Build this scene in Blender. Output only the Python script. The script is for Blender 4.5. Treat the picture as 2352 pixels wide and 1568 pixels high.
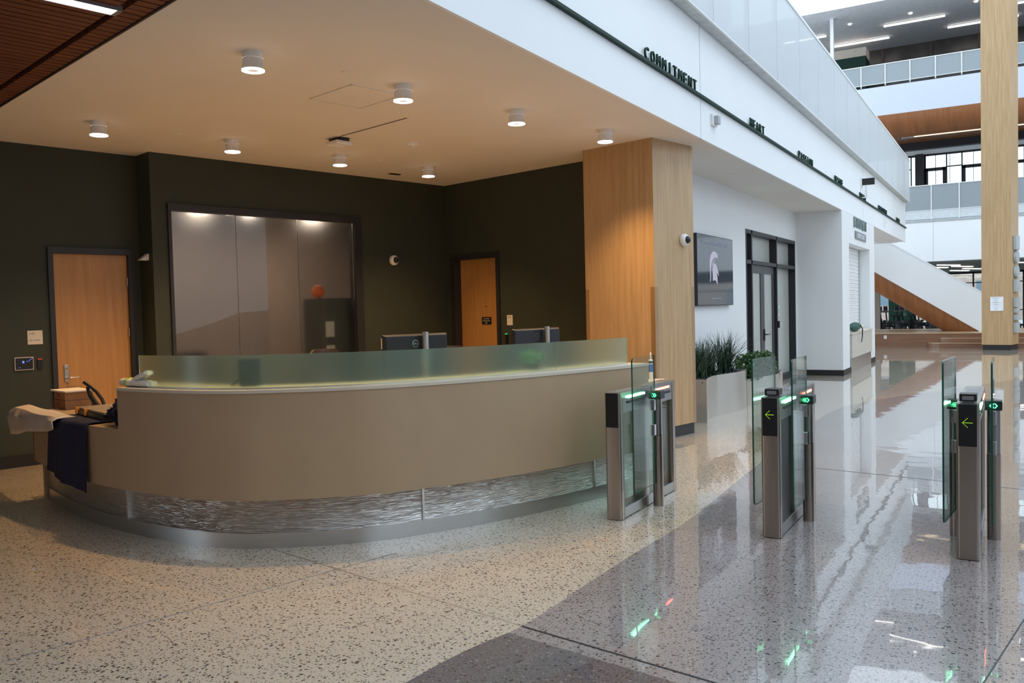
import bpy, bmesh, math, random
from mathutils import Vector, Matrix
S = bpy.context.scene
for o in list(bpy.data.objects): bpy.data.objects.remove(o)
COL = S.collection
R = math.radians
# ---------------------------------------------------------------- camera
F = 1952.0
pit, rol, yaw, TH = R(2.13), R(-1.43), R(30.6), R(13.4)
Zv = Vector((0, 0, 1))
fwh = Vector((-math.sin(yaw), math.cos(yaw), 0)); rh = Vector((math.cos(yaw), math.sin(yaw), 0))
fw = math.cos(pit) * fwh - math.sin(pit) * Zv; up0 = math.sin(pit) * fwh + math.cos(pit) * Zv
rt = math.cos(rol) * rh + math.sin(rol) * up0; up = -math.sin(rol) * rh + math.cos(rol) * up0
cam_d = bpy.data.cameras.new('camera'); cam = bpy.data.objects.new('camera', cam_d); COL.objects.link(cam)
cam_d.sensor_width = 36; cam_d.lens = 36 * F / 2352; cam_d.clip_start = 0.05; cam_d.clip_end = 300
M = Matrix((rt, up, -fw)).transposed().to_4x4(); M.translation = Vector((0, 0, 1.6))
cam.matrix_world = M
S.camera = cam
# ---------------------------------------------------------------- world and exposure
S.view_settings.view_transform = 'Standard'; S.view_settings.look = 'None'
S.view_settings.exposure = 0.0; S.view_settings.gamma = 1.0; S.view_settings.use_curve_mapping = False
W = bpy.data.worlds.new('overcast_sky'); S.world = W; W.use_nodes = True
bg = W.node_tree.nodes['Background']; bg.inputs[0].default_value = (0.75, 0.88, 1.0, 1); bg.inputs[1].default_value = 2.3
LAMP_W = 215; LAMP_COL = (1.0, 0.60, 0.25)
# ---------------------------------------------------------------- materials
def nt(name):
    m = bpy.data.materials.new(name); m.use_nodes = True
    t = m.node_tree; return m, t, t.nodes['Principled BSDF']
def N(t, kind, **kw):
    n = t.nodes.new(kind)
    for k, v in kw.items(): setattr(n, k, v)
    return n
def mat(name, col, rough=.5, metal=0, var=.06, scale=6, spec=.5, bump=0, stretch=None, coat=0, ior=None):
    m, t, b = nt(name)
    tc = N(t, 'ShaderNodeTexCoord'); mp = N(t, 'ShaderNodeMapping'); no = N(t, 'ShaderNodeTexNoise')
    t.links.new(tc.outputs['Object'], mp.inputs[0]); t.links.new(mp.outputs[0], no.inputs[0])
    if stretch: mp.inputs['Scale'].default_value = stretch
    no.inputs['Scale'].default_value = scale; no.inputs['Detail'].default_value = 4
    r = N(t, 'ShaderNodeValToRGB'); t.links.new(no.outputs[0], r.inputs[0])
    r.color_ramp.elements[0].position = .3; r.color_ramp.elements[1].position = .7
    r.color_ramp.elements[0].color = tuple(c * (1 - var) for c in col) + (1,)
    r.color_ramp.elements[1].color = tuple(min(1, c * (1 + var)) for c in col) + (1,)
    t.links.new(r.outputs[0], b.inputs['Base Color'])
    b.inputs['Roughness'].default_value = rough; b.inputs['Metallic'].default_value = metal
    b.inputs['Specular IOR Level'].default_value = spec
    if coat: b.inputs['Coat Weight'].default_value = coat; b.inputs['Coat Roughness'].default_value = .05
    if bump:
        bm_ = N(t, 'ShaderNodeBump'); bm_.inputs['Strength'].default_value = bump; bm_.inputs['Distance'].default_value = .01
        t.links.new(no.outputs[0], bm_.inputs['Height']); t.links.new(bm_.outputs[0], b.inputs['Normal'])
    return m
def wood(name, c1, c2, rough=.4, s=(9, 9, .5)):
    m, t, b = nt(name)
    tc = N(t, 'ShaderNodeTexCoord'); mp = N(t, 'ShaderNodeMapping'); mp.inputs['Scale'].default_value = s
    n1 = N(t, 'ShaderNodeTexNoise'); n1.inputs['Scale'].default_value = 2.2; n1.inputs['Detail'].default_value = 8
    n2 = N(t, 'ShaderNodeTexNoise'); n2.inputs['Scale'].default_value = 14; n2.inputs['Detail'].default_value = 3
    t.links.new(tc.outputs['Object'], mp.inputs[0]); t.links.new(mp.outputs[0], n1.inputs[0]); t.links.new(mp.outputs[0], n2.inputs[0])
    mx = N(t, 'ShaderNodeMath', operation='MULTIPLY_ADD'); mx.inputs[1].default_value = .35
    t.links.new(n2.outputs[0], mx.inputs[0]); t.links.new(n1.outputs[0], mx.inputs[2])
    r = N(t, 'ShaderNodeValToRGB'); r.color_ramp.elements[0].position = .45; r.color_ramp.elements[1].position = .88
    r.color_ramp.elements[0].color = c1 + (1,); r.color_ramp.elements[1].color = c2 + (1,)
    t.links.new(mx.outputs[0], r.inputs[0]); t.links.new(r.outputs[0], b.inputs['Base Color'])
    b.inputs['Roughness'].default_value = rough
    return m
def emis(name, col, st):
    m, t, b = nt(name); no = N(t, 'ShaderNodeTexNoise'); no.inputs['Scale'].default_value = 3
    b.inputs['Base Color'].default_value = (.02, .02, .02, 1)
    b.inputs['Emission Color'].default_value = col + (1,); b.inputs['Emission Strength'].default_value = st
    return m
def clear_glass(name, tint=(.93, .98, .95), ior=1.5, rough=0.0, boost=1.0):
    m = bpy.data.materials.new(name); m.use_nodes = True; t = m.node_tree; t.nodes.clear()
    out = N(t, 'ShaderNodeOutputMaterial'); tr = N(t, 'ShaderNodeBsdfTransparent'); gl = N(t, 'ShaderNodeBsdfGlossy')
    tr.inputs[0].default_value = tint + (1,); gl.inputs['Roughness'].default_value = rough
    lw = N(t, 'ShaderNodeLayerWeight'); lw.inputs[0].default_value = .5
    pw = N(t, 'ShaderNodeMath', operation='POWER'); pw.inputs[1].default_value = 5
    ma = N(t, 'ShaderNodeMath', operation='MULTIPLY_ADD'); ma.inputs[1].default_value = .95; ma.inputs[2].default_value = .045
    t.links.new(lw.outputs['Facing'], pw.inputs[0]); t.links.new(pw.outputs[0], ma.inputs[0]); mx = N(t, 'ShaderNodeMixShader')
    t.links.new(ma.outputs[0], mx.inputs[0]); t.links.new(tr.outputs[0], mx.inputs[1]); t.links.new(gl.outputs[0], mx.inputs[2])
    t.links.new(mx.outputs[0], out.inputs[0]); return m
def frosted(name, col, rough, ior=1.45, trans=1.0):
    m, t, b = nt(name)
    no = N(t, 'ShaderNodeTexNoise'); no.inputs['Scale'].default_value = 300
    r = N(t, 'ShaderNodeMapRange'); r.inputs[3].default_value = rough * .9; r.inputs[4].default_value = rough * 1.1
    t.links.new(no.outputs[0], r.inputs[0]); t.links.new(r.outputs[0], b.inputs['Roughness'])
    b.inputs['Base Color'].default_value = col + (1,); b.inputs['Transmission Weight'].default_value = trans; b.inputs['IOR'].default_value = ior
    return m
def perforated(name, col, alpha):
    m = bpy.data.materials.new(name); m.use_nodes = True; t = m.node_tree; b = t.nodes['Principled BSDF']; out = t.nodes['Material Output']
    no = N(t, 'ShaderNodeTexNoise'); no.inputs['Scale'].default_value = .6
    r = N(t, 'ShaderNodeMapRange'); r.inputs[3].default_value = alpha * .95; r.inputs[4].default_value = alpha * 1.05
    tr = N(t, 'ShaderNodeBsdfTransparent'); mx = N(t, 'ShaderNodeMixShader')
    b.inputs['Base Color'].default_value = col + (1,); b.inputs['Roughness'].default_value = .5
    t.links.new(no.outputs[0], r.inputs[0]); t.links.new(r.outputs[0], mx.inputs[0])
    t.links.new(b.outputs[0], mx.inputs[1]); t.links.new(tr.outputs[0], mx.inputs[2]); t.links.new(mx.outputs[0], out.inputs[0])
    return m
def terrazzo(name, base, var, chips, chipmix=.30):
    m, t, b = nt(name); L = t.links.new
    geo = N(t, 'ShaderNodeNewGeometry')
    big = N(t, 'ShaderNodeTexNoise'); big.inputs['Scale'].default_value = .9; big.inputs['Detail'].default_value = 5; L(geo.outputs['Position'], big.inputs[0])
    r0 = N(t, 'ShaderNodeValToRGB'); r0.color_ramp.elements[0].position = .35; r0.color_ramp.elements[1].position = .65
    r0.color_ramp.elements[0].color = tuple(c * (1 - var) for c in base) + (1,); r0.color_ramp.elements[1].color = tuple(c * (1 + var) for c in base) + (1,)
    L(big.outputs[0], r0.inputs[0]); cur = r0.outputs[0]
    fine = N(t, 'ShaderNodeTexNoise'); fine.inputs['Scale'].default_value = 130; L(geo.outputs['Position'], fine.inputs[0])
    mf = N(t, 'ShaderNodeMix', data_type='RGBA', blend_type='MULTIPLY'); mf.inputs[0].default_value = 1
    rf = N(t, 'ShaderNodeMapRange'); rf.inputs[1].default_value = .3; rf.inputs[2].default_value = .7; rf.inputs[3].default_value = .86; rf.inputs[4].default_value = 1.1
    L(fine.outputs[0], rf.inputs[0]); L(cur, mf.inputs[6]); L(rf.outputs[0], mf.inputs[7]); cur = mf.outputs[2]
    warp = N(t, 'ShaderNodeTexNoise'); warp.inputs['Scale'].default_value = 60; L(geo.outputs['Position'], warp.inputs[0])
    wm = N(t, 'ShaderNodeVectorMath', operation='MULTIPLY_ADD'); wm.inputs[1].default_value = (.012,) * 3
    L(warp.outputs['Color'], wm.inputs[0]); L(geo.outputs['Position'], wm.inputs[2])
    for sc, thr, lo, hi, seed in ((44, .62, .18, .33, 0), (80, .52, .16, .30, 5), (30, .88, .18, .30, 9)):
        mp = N(t, 'ShaderNodeMapping'); mp.inputs['Location'].default_value = (seed, seed * .7, 0); L(wm.outputs[0], mp.inputs[0])
        v = N(t, 'ShaderNodeTexVoronoi', voronoi_dimensions='2D'); v.inputs['Scale'].default_value = sc; L(mp.outputs[0], v.inputs[0])
        sx = N(t, 'ShaderNodeSeparateColor'); L(v.outputs['Color'], sx.inputs[0])
        rad = N(t, 'ShaderNodeMapRange'); rad.inputs[3].default_value = lo; rad.inputs[4].default_value = hi; L(sx.outputs[1], rad.inputs[0])
        lt = N(t, 'ShaderNodeMath', operation='LESS_THAN'); L(v.outputs['Distance'], lt.inputs[0]); L(rad.outputs[0], lt.inputs[1])
        gt = N(t, 'ShaderNodeMath', operation='GREATER_THAN'); gt.inputs[1].default_value = thr; L(sx.outputs[0], gt.inputs[0])
        mu = N(t, 'ShaderNodeMath', operation='MULTIPLY'); L(lt.outputs[0], mu.inputs[0]); L(gt.outputs[0], mu.inputs[1])
        cr = N(t, 'ShaderNodeValToRGB'); cr.color_ramp.interpolation = 'CONSTANT'; e = cr.color_ramp.elements
        e[0].position = 0; e[0].color = chips[0] + (1,); e[1].position = 1 / len(chips); e[1].color = chips[1] + (1,)
        for i in range(2, len(chips)): x = e.new(i / len(chips)); x.color = chips[i] + (1,)
        L(sx.outputs[2], cr.inputs[0])
        mm = N(t, 'ShaderNodeMix', data_type='RGBA'); L(mu.outputs[0], mm.inputs[0]); L(cur, mm.inputs[6]); L(cr.outputs[0], mm.inputs[7]); cur = mm.outputs[2]
    L(cur, b.inputs['Base Color']); b.inputs['Roughness'].default_value = .22
    b.inputs['Coat Weight'].default_value = 1.0; b.inputs['Coat Roughness'].default_value = .02; b.inputs['Coat IOR'].default_value = 1.5
    wv = N(t, 'ShaderNodeTexNoise'); wv.inputs['Scale'].default_value = 2.6; wv.inputs['Detail'].default_value = 2; L(geo.outputs['Position'], wv.inputs[0])
    bp = N(t, 'ShaderNodeBump'); bp.inputs['Strength'].default_value = .12; bp.inputs['Distance'].default_value = .012
    L(wv.outputs[0], bp.inputs['Height']); L(bp.outputs[0], b.inputs['Coat Normal']); L(bp.outputs[0], b.inputs['Normal'])
    return m
def brushed(name, col, rough=.32, s=(60, 60, .6)):
    m = mat(name, col, rough, 1, .04, 3, stretch=s); return m
def wavy(name, col):
    m, t, b = nt(name); L = t.links.new
    tc = N(t, 'ShaderNodeTexCoord'); mp = N(t, 'ShaderNodeMapping'); mp.inputs['Scale'].default_value = (2.6, 2.6, 48)
    L(tc.outputs['Object'], mp.inputs[0])
    no = N(t, 'ShaderNodeTexNoise'); no.inputs['Scale'].default_value = 2.2; no.inputs['Detail'].default_value = 1.0; no.inputs['Distortion'].default_value = .3; L(mp.outputs[0], no.inputs[0])
    wv = N(t, 'ShaderNodeMath', operation='SINE'); m2 = N(t, 'ShaderNodeMath', operation='MULTIPLY'); m2.inputs[1].default_value = 14
    L(no.outputs[0], m2.inputs[0]); L(m2.outputs[0], wv.inputs[0])
    bp = N(t, 'ShaderNodeBump'); bp.inputs['Strength'].default_value = .6; bp.inputs['Distance'].default_value = .008
    L(wv.outputs[0], bp.inputs['Height']); L(bp.outputs[0], b.inputs['Normal'])
    b.inputs['Base Color'].default_value = col + (1,); b.inputs['Metallic'].default_value = 1; b.inputs['Roughness'].default_value = .34
    return m
MT = {}
MT['white'] = mat('white_paint', (.80, .81, .82), .55, var=.015, scale=1.2)
MT['fascia'] = mat('fascia_white', (.86, .88, .90), .5, var=.015, scale=.8)
MT['ceil'] = mat('ceiling_paint', (.74, .71, .66), .75, var=.02, scale=1)
MT['olive'] = mat('olive_wall_paint', (.040, .047, .034), .6, var=.08, scale=1.5, spec=.35)
MT['jamb'] = mat('charcoal_frame', (.022, .022, .026), .45)
MT['black'] = mat('black_plastic', (.012, .012, .014), .35)
MT['blackm'] = mat('black_matte', (.008, .008, .008), .8)
MT['basebd'] = mat('black_rubber_base', (.014, .013, .013), .5)
MT['door'] = wood('door_veneer', (.42, .205, .062), (.54, .28, .092), .4)
MT['maple'] = wood('maple_veneer', (.41, .255, .12), (.54, .36, .19), .45)
MT['walnut'] = wood('cedar_panel', (.22, .078, .026), (.33, .125, .042), .5, (3.2, .25, .25))
MT['slat'] = wood('slat_wood', (.085, .026, .012), (.19, .062, .028), .5, (.7, 14, 14))
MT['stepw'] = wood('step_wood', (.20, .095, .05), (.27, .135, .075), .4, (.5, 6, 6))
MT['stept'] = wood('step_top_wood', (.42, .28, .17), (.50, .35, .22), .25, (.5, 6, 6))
MT['lamin'] = mat('taupe_laminate', (.44, .31, .195), .42, var=.035, scale=3)
MT['solid'] = mat('cream_solid_surface', (.64, .57, .47), .42, var=.02)
MT['alu'] = brushed('satin_aluminium', (.60, .60, .60), .30, (2, 2, 60))
MT['aluv'] = mat('aluminium_trim', (.72, .71, .68), .35, 1)
MT['wave'] = wavy('wave_textured_metal', (.70, .68, .66))
MT['steel'] = brushed('brushed_steel', (.42, .36, .315), .30)
MT['steelc'] = brushed('brushed_steel_cool', (.42, .42, .41), .28)
MT['chrome'] = mat('chrome', (.75, .75, .75), .12, 1)
MT['gedge'] = mat('glass_edge', (.012, .10, .065), .15)
MT['gateglass'] = clear_glass('gate_glass', (.91, .975, .94))
MT['winglass'] = clear_glass('window_glass', (.93, .96, .95))
MT['clearplastic'] = clear_glass('clear_plastic', (.95, .93, .90))
MT['deskglass'] = frosted('etched_green_glass', (.66, .86, .73), .24, 1.45, .97)
MT['deskglass2'] = frosted('dusty_green_glass', (.62, .82, .66), .18, 1.4, .86)
MT['frostin'] = frosted('etched_inner_face', (.93, .94, .92), .26)
MT['frostout'] = frosted('smooth_outer_face', (.97, .98, .97), .0, 1.6)
MT['mesh'] = perforated('perforated_white_metal', (.66, .70, .73), .20)
MT['meshg'] = perforated('perforated_grey_metal', (.42, .47, .50), .42)
MT['gunder'] = mat('grey_concrete_edge', (.58, .62, .62), .8, var=.12, scale=8)
MT['green'] = mat('dark_green_metal', (.010, .036, .026), .6, spec=.25)
MT['greenb'] = mat('banner_green', (.02, .12, .07), .6)
MT['sign'] = mat('pale_sign_plastic', (.72, .68, .60), .5)
MT['signw'] = mat('white_sign_plastic', (.82, .84, .88), .4)
MT['ink'] = mat('sign_ink', (.03, .03, .035), .6)
MT['inkg'] = mat('sign_ink_grey', (.30, .34, .38), .6)
MT['grey'] = mat('grey_metal', (.22, .22, .23), .45)
MT['midgrey'] = mat('mid_grey', (.42, .45, .46), .5)
MT['whitep'] = mat('white_plastic', (.82, .82, .82), .4)
MT['ring'] = emis('lamp_ring', (1, .90, .80), 9)
MT['strip'] = emis('strip_light', (1, .93, .86), 6)
MT['stripw'] = emis('strip_light_warm', (1, .75, .45), 2.5)
MT['ledg'] = emis('green_led', (.02, 1.0, .35), 3.5)
MT['ledgw'] = emis('green_led_core', (.25, 1.0, .52), 14)
MT['ledsym'] = emis('green_led_symbol', (.10, 1.0, .40), 3.2)
MT['lampdim'] = emis('office_lamp', (1, .9, .8), 1.6)
MT['ledr'] = emis('red_led', (1, .13, .08), 10)
MT['ledo'] = emis('yellow_green_dots', (.45, .9, .02), 1.6)
MT['ledb'] = emis('blue_screen_glow', (.15, .25, .9), 1.2)
MT['navy'] = mat('navy_cloth', (.010, .012, .045), .9, var=.2, scale=40, bump=.3)
MT['plasticbag'] = mat('white_bag', (.62, .54, .48), .55, var=.05, scale=9, bump=.25)
MT['card'] = mat('cardboard', (.32, .155, .065), .8, var=.08)
MT['foam'] = mat('white_foam', (.75, .70, .63), .7)
MT['orange'] = mat('orange_plastic', (.75, .28, .02), .5)
MT['totetop'] = mat('scuffed_grey_lid', (.28, .22, .17), .5, var=.3, scale=10)
MT['paper'] = mat('white_paper_roll', (.80, .76, .72), .7, var=.03)
MT['lime'] = mat('lime_band', (.30, .50, .04), .6)
MT['ball'] = mat('orange_rubber', (.75, .13, .01), .6)
MT['cab'] = mat('dark_teal_cabinet', (.03, .045, .04), .5)
MT['rwall'] = mat('taupe_room_wall', (.34, .28, .24), .8)
MT['brown'] = mat('brown_leather', (.07, .045, .035), .5)
MT['leaf'] = mat('blade_leaf', (.018, .05, .022), .4, var=.4, scale=5)
MT['leaf2'] = mat('bush_leaf', (.07, .15, .045), .4, var=.4, scale=8)
MT['soil'] = mat('dark_mulch', (.06, .055, .06), .9, var=.6, scale=60, bump=1)
MT['planter'] = mat('planter_metal', (.52, .48, .43), .22, .45, var=.04, scale=2)
MT['dkwin'] = mat('dark_glazed_wall', (.065, .055, .05), .25, var=.3, scale=1.5)
MT['gyw'] = mat('greige_film_glass', (.46, .47, .44), .25, var=.05, scale=1.5)
MT['gymc'] = mat('gym_ceiling', (.20, .23, .21), .8, var=.25, scale=2)
MT['facade'] = mat('pale_brick_facade', (.60, .46, .40), .8, var=.1, scale=3)
MT['facwin'] = mat('facade_window', (.22, .30, .36), .2)
MT['screen'] = mat('tv_screen', (.055, .065, .08), .06, var=.15, scale=1.5, spec=.7)
MT['logo'] = emis('logo_white', (.62, .62, .80), .62)
CH = [(.02, .022, .028), (.05, .045, .045), (.16, .10, .07), (.11, .11, .12), (.45, .42, .38), (.03, .032, .04), (.20, .15, .11), (.60, .57, .52)]
MT['tz_cream'] = terrazzo('cream_terrazzo', (.66, .56, .445), .06, CH)
MT['tz_grey'] = terrazzo('grey_terrazzo', (.335, .29, .285), .08, [(.02, .022, .028), (.04, .04, .045), (.12, .075, .06), (.10, .10, .11), (.36, .34, .33), (.025, .027, .034), (.15, .12, .11), (.42, .40, .38)])
MT['tz_dark'] = terrazzo('dark_terrazzo', (.15, .13, .14), .06, [(.02, .022, .028), (.03, .03, .034), (.10, .06, .05), (.07, .07, .08), (.24, .22, .21), (.02, .022, .03), (.12, .09, .08), (.26, .25, .25)])
# ---------------------------------------------------------------- helpers
class MB:
    def __init__(s): s.bm = bmesh.new(); s.mi = 0
    def _f(s, vs):
        try: f = s.bm.faces.new(vs); f.material_index = s.mi; return f
        except ValueError: return None
    def box(s, x0, x1, y0, y1, z0, z1, mtx=None):
        P = [(x0, y0, z0), (x1, y0, z0), (x1, y1, z0), (x0, y1, z0), (x0, y0, z1), (x1, y0, z1), (x1, y1, z1), (x0, y1, z1)]
        v = [s.bm.verts.new(mtx @ Vector(p) if mtx else p) for p in P]
        for q in ((3, 2, 1, 0), (4, 5, 6, 7), (0, 1, 5, 4), (1, 2, 6, 5), (2, 3, 7, 6), (3, 0, 4, 7)): s._f([v[i] for i in q])
        return s
    def prism(s, poly, z0, z1, axis='z', mtx=None):
        def P(a, b, h):
            p = {'z': (a, b, h), 'x': (h, a, b), 'y': (a, h, b)}[axis]; return mtx @ Vector(p) if mtx else p
        lo = [s.bm.verts.new(P(a, b, z0)) for a, b in poly]; hi = [s.bm.verts.new(P(a, b, z1)) for a, b in poly]
        s._f(lo[::-1]); s._f(hi); n = len(poly)
        for i in range(n): s._f([lo[i], lo[(i + 1) % n], hi[(i + 1) % n], hi[i]])
        return s
    def cyl(s, p0, p1, r0, r1=None, n=24, caps=True):
        p0, p1 = Vector(p0), Vector(p1); r1 = r0 if r1 is None else r1
        d = (p1 - p0).normalized(); a = d.orthogonal().normalized(); b = d.cross(a)
        c = [[s.bm.verts.new(p + (a * math.cos(2 * math.pi * i / n) + b * math.sin(2 * math.pi * i / n)) * r) for i in range(n)] for p, r in ((p0, r0), (p1, r1))]
        for i in range(n): s._f([c[0][i], c[0][(i + 1) % n], c[1][(i + 1) % n], c[1][i]])
        if caps: s._f(c[0][::-1]); s._f(c[1])
        return s
    def tube(s, pts, r, n=10):
        pts = [Vector(p) for p in pts]; rings = []; a = None
        for k, p in enumerate(pts):
            d = (pts[min(k + 1, len(pts) - 1)] - pts[max(k - 1, 0)]).normalized()
            a = d.orthogonal().normalized() if a is None else (a - d * a.dot(d)).normalized(); b = d.cross(a)
            rr = r[k] if isinstance(r, (list, tuple)) else r
            rings.append([s.bm.verts.new(p + (a * math.cos(2 * math.pi * i / n) + b * math.sin(2 * math.pi * i / n)) * rr) for i in range(n)])
        for k in range(len(rings) - 1):
            for i in range(n): s._f([rings[k][i], rings[k][(i + 1) % n], rings[k + 1][(i + 1) % n], rings[k + 1][i]])
        s._f(rings[0][::-1]); s._f(rings[-1]); return s
    def lathe(s, prof, c=(0, 0, 0), axis='z', n=28, ang=None):
        c = Vector(c); rings = []
        for r, h in prof:
            ring = []
            for i in range(n):
                t = 2 * math.pi * i / n; x, y = r * math.cos(t), r * math.sin(t)
                ring.append(s.bm.verts.new(c + Vector({'z': (x, y, h), 'x': (h, x, y), 'y': (x, h, y)}[axis])))
            rings.append(ring)
        for k in range(len(rings) - 1):
            for i in range(n): s._f([rings[k][i], rings[k][(i + 1) % n], rings[k + 1][(i + 1) % n], rings[k + 1][i]])
        return s
    def ball(s, c, r, sx=1, sy=1, sz=1, n=16):
        m = Matrix.Translation(Vector(c)) @ Matrix.Diagonal((sx, sy, sz, 1))
        k = len(s.bm.faces); bmesh.ops.create_uvsphere(s.bm, u_segments=n, v_segments=n // 2 + 2, radius=r, matrix=m)
        s.bm.faces.ensure_lookup_table()
        for f in s.bm.faces[k:]: f.material_index = s.mi
        return s
    def build(s, name, m, parent=None, loc=(0, 0, 0), rot=0, smooth=False, bevel=0, recalc=True):
        if recalc: bmesh.ops.recalc_face_normals(s.bm, faces=s.bm.faces)
        me = bpy.data.meshes.new(name); s.bm.to_mesh(me); s.bm.free()
        for x in (m if isinstance(m, (list, tuple)) else [m]): me.materials.append(MT[x] if isinstance(x, str) else x)
        if smooth:
            me.polygons.foreach_set('use_smooth', [True] * len(me.polygons))
            try: me.set_sharp_from_angle(angle=R(40))
            except Exception: pass
        o = bpy.data.objects.new(name, me); COL.objects.link(o); o.location = loc; o.rotation_euler = (0, 0, rot)
        if parent: o.parent = parent
        if bevel:
            b = o.modifiers.new('bevel', 'BEVEL'); b.width = bevel; b.segments = 2; b.limit_method = 'ANGLE'; b.angle_limit = R(50)
        return o
def tag(o, label, cat=None, group=None, kind=None):
    if label: o['label'] = label
    if cat: o['category'] = cat
    if group: o['group'] = group
    if kind: o['kind'] = kind
    return o
def thing(name, label, cat, loc=(0, 0, 0), rot=0, group=None):
    o = bpy.data.objects.new(name, None); COL.objects.link(o); o.location = loc; o.rotation_euler = (0, 0, rot); o.empty_display_size = .1
    return tag(o, label, cat, group)
def struct(o): o['kind'] = 'structure'; return o
def dup(root, loc, label=None, rot=None):
    r = root.copy(); COL.objects.link(r); r.location = loc
    if rot is not None: r.rotation_euler = (0, 0, rot)
    if label: r['label'] = label
    for ch in list(root.children):
        c = ch.copy(); COL.objects.link(c); c.parent = r
        for g in list(ch.children): d = g.copy(); COL.objects.link(d); d.parent = c
    return r
PHI = math.atan2(math.cos(TH), math.sin(TH))       # lobby frame: local x runs along the desk wall, local y towards it
Cx, Cy = math.sin(TH), math.cos(TH)
def lob(c, d, z=0): return (c * Cx - d * Cy, c * Cy + d * Cx, z)
def text_bm(mb, txt, w, h, depth, mtx, narrow=False):
    cu = bpy.data.curves.new('t', 'FONT'); cu.body = txt; cu.extrude = .5; cu.align_x = 'CENTER'; cu.resolution_u = 3
    o = bpy.data.objects.new('t', cu); COL.objects.link(o)
    me = bpy.data.meshes.new_from_object(o.evaluated_get(bpy.context.evaluated_depsgraph_get()))
    xs = [v.co.x for v in me.vertices]; ys = [v.co.y for v in me.vertices]
    if xs:
        cx, cy = (min(xs) + max(xs)) / 2, (min(ys) + max(ys)) / 2
        kx = w / max(max(xs) - min(xs), 1e-6); ky = h / max(max(ys) - min(ys), 1e-6)
        for v in me.vertices: v.co = mtx @ Vector(((v.co.x - cx) * kx, (v.co.y - cy) * ky, v.co.z * depth))
        k = len(mb.bm.faces); mb.bm.from_mesh(me); mb.bm.faces.ensure_lookup_table()
        for f in mb.bm.faces[k:]: f.material_index = mb.mi
    bpy.data.objects.remove(o); bpy.data.curves.remove(cu); bpy.data.meshes.remove(me)
    return mb
def face_mtx(origin, right, upv=(0, 0, 1)):
    r_, u_ = Vector(right).normalized(), Vector(upv).normalized(); n_ = r_.cross(u_)
    m = Matrix((r_, u_, n_)).transposed().to_4x4(); m.translation = Vector(origin); return m
def spline(pts, n=8):
    P = [Vector(p) for p in pts]; out = []
    for i in range(len(P) - 1):
        p0, p1, p2, p3 = P[max(i - 1, 0)], P[i], P[i + 1], P[min(i + 2, len(P) - 1)]
        for k in range(n):
            t = k / n; out.append(.5 * ((2 * p1) + (p2 - p0) * t + (2 * p0 - 5 * p1 + 4 * p2 - p3) * t * t + (3 * p1 - p0 - 3 * p2 + p3) * t ** 3))
    out.append(P[-1]); return out
rnd = random.Random(7)
ZC = 3.57; XF = -3.18
# ---------------------------------------------------------------- floor
BY = [(-7, -2.6), (0, -2.35), (2.86, -2.27), (3.66, -2.15), (4.41, -2.14), (5.04, -2.13), (6.21, -2.10), (8.5, -2.2), (12.7, -2.31), (14.4, -2.05), (15.84, -1.46), (17.5, -.7), (19.34, .08), (21.5, 1.2), (25, 3.5), (30.2, 7.5)]
cv = spline([(x, y, 0) for y, x in BY], 6)
fl = MB(); XL, XR = -13, 12
def strip(a, b, x0a, x0b, x1a, x1b, mi):
    fl.mi = mi; fl._f([fl.bm.verts.new(p) for p in ((x0a, a, 0), (x1a, a, 0), (x1b, b, 0), (x0b, b, 0))])
for i in range(len(cv) - 1):
    a, b = cv[i], cv[i + 1]
    strip(a.y, b.y, XL, XL, a.x, b.x, 0)
    strip(a.y, b.y, a.x, b.x, XR, XR, 1)
strip(30.2, 60, XL, XL, XR, XR, 1)
bmesh.ops.remove_doubles(fl.bm, verts=fl.bm.verts, dist=.0005)
floor = struct(fl.build('floor', ['tz_cream', 'tz_grey'], recalc=False))
inl = MB(); inl._f([inl.bm.verts.new(p) for p in [(12, -7, .0015), (12, 1.1, .0015)] + [(q.x, q.y, .0015) for q in reversed(cv) if q.y <= 3.66]])
struct(inl.build('trim_1', 'tz_dark'))
def joint(i, a, b, w=.006, m='grey'):
    a, b = Vector((*a, 0)), Vector((*b, 0)); n = Vector((-(b - a).y, (b - a).x, 0)).normalized() * w / 2
    mb = MB(); mb.prism([(p.x, p.y) for p in (a - n, b - n, b + n, a + n)], -.004, .0022); struct(mb.build('trim_%d' % i, m))
joint(2, (-4.58, 4.16), (-2.15, 3.66), .007, 'aluv'); joint(3, (-2.15, 3.66), (12, 1.1), .010, 'jamb')
joint(4, (-4.6, .2), (-3.55, 4.42), .005); joint(5, (-.9, -.6), (.75, 9.0), .006, 'jamb'); joint(6, (-2.2, 8.6), (9, 6.6), .005)
# ---------------------------------------------------------------- lobby shell (local frame c, d)
def lbox(name, c0, c1, d0, d1, z0, z1, m):
    return struct(MB().box(c0, c1, d0, d1, z0, z1).build(name, m, rot=PHI))
def wall_hole(mb, c0, c1, d0, d1, z1, h0, h1, hz0, hz1, along='x'):
    if along == 'x':
        mb.box(c0, h0, d0, d1, 0, z1); mb.box(h1, c1, d0, d1, 0, z1); mb.box(h0, h1, d0, d1, hz1, z1)
        if hz0 > 0: mb.box(h0, h1, d0, d1, 0, hz0)
    else:
        mb.box(c0, c1, d0, h0, 0, z1); mb.box(c0, c1, h1, d1, 0, z1); mb.box(c0, c1, h0, h1, hz1, z1)
        if hz0 > 0: mb.box(c0, c1, h0, h1, 0, hz0)
DL, DB, CR = 10.43, 10.06, 8.97
mb = MB(); wall_hole(mb, -5, 4.33, DL, DL + .2, 3.75, 3.33, 4.19, 0, 2.37); mb.box(4.33, 4.45, DB, DL + .2, 0, 3.75)
struct(mb.build('wall_left', 'olive', rot=PHI))
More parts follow.
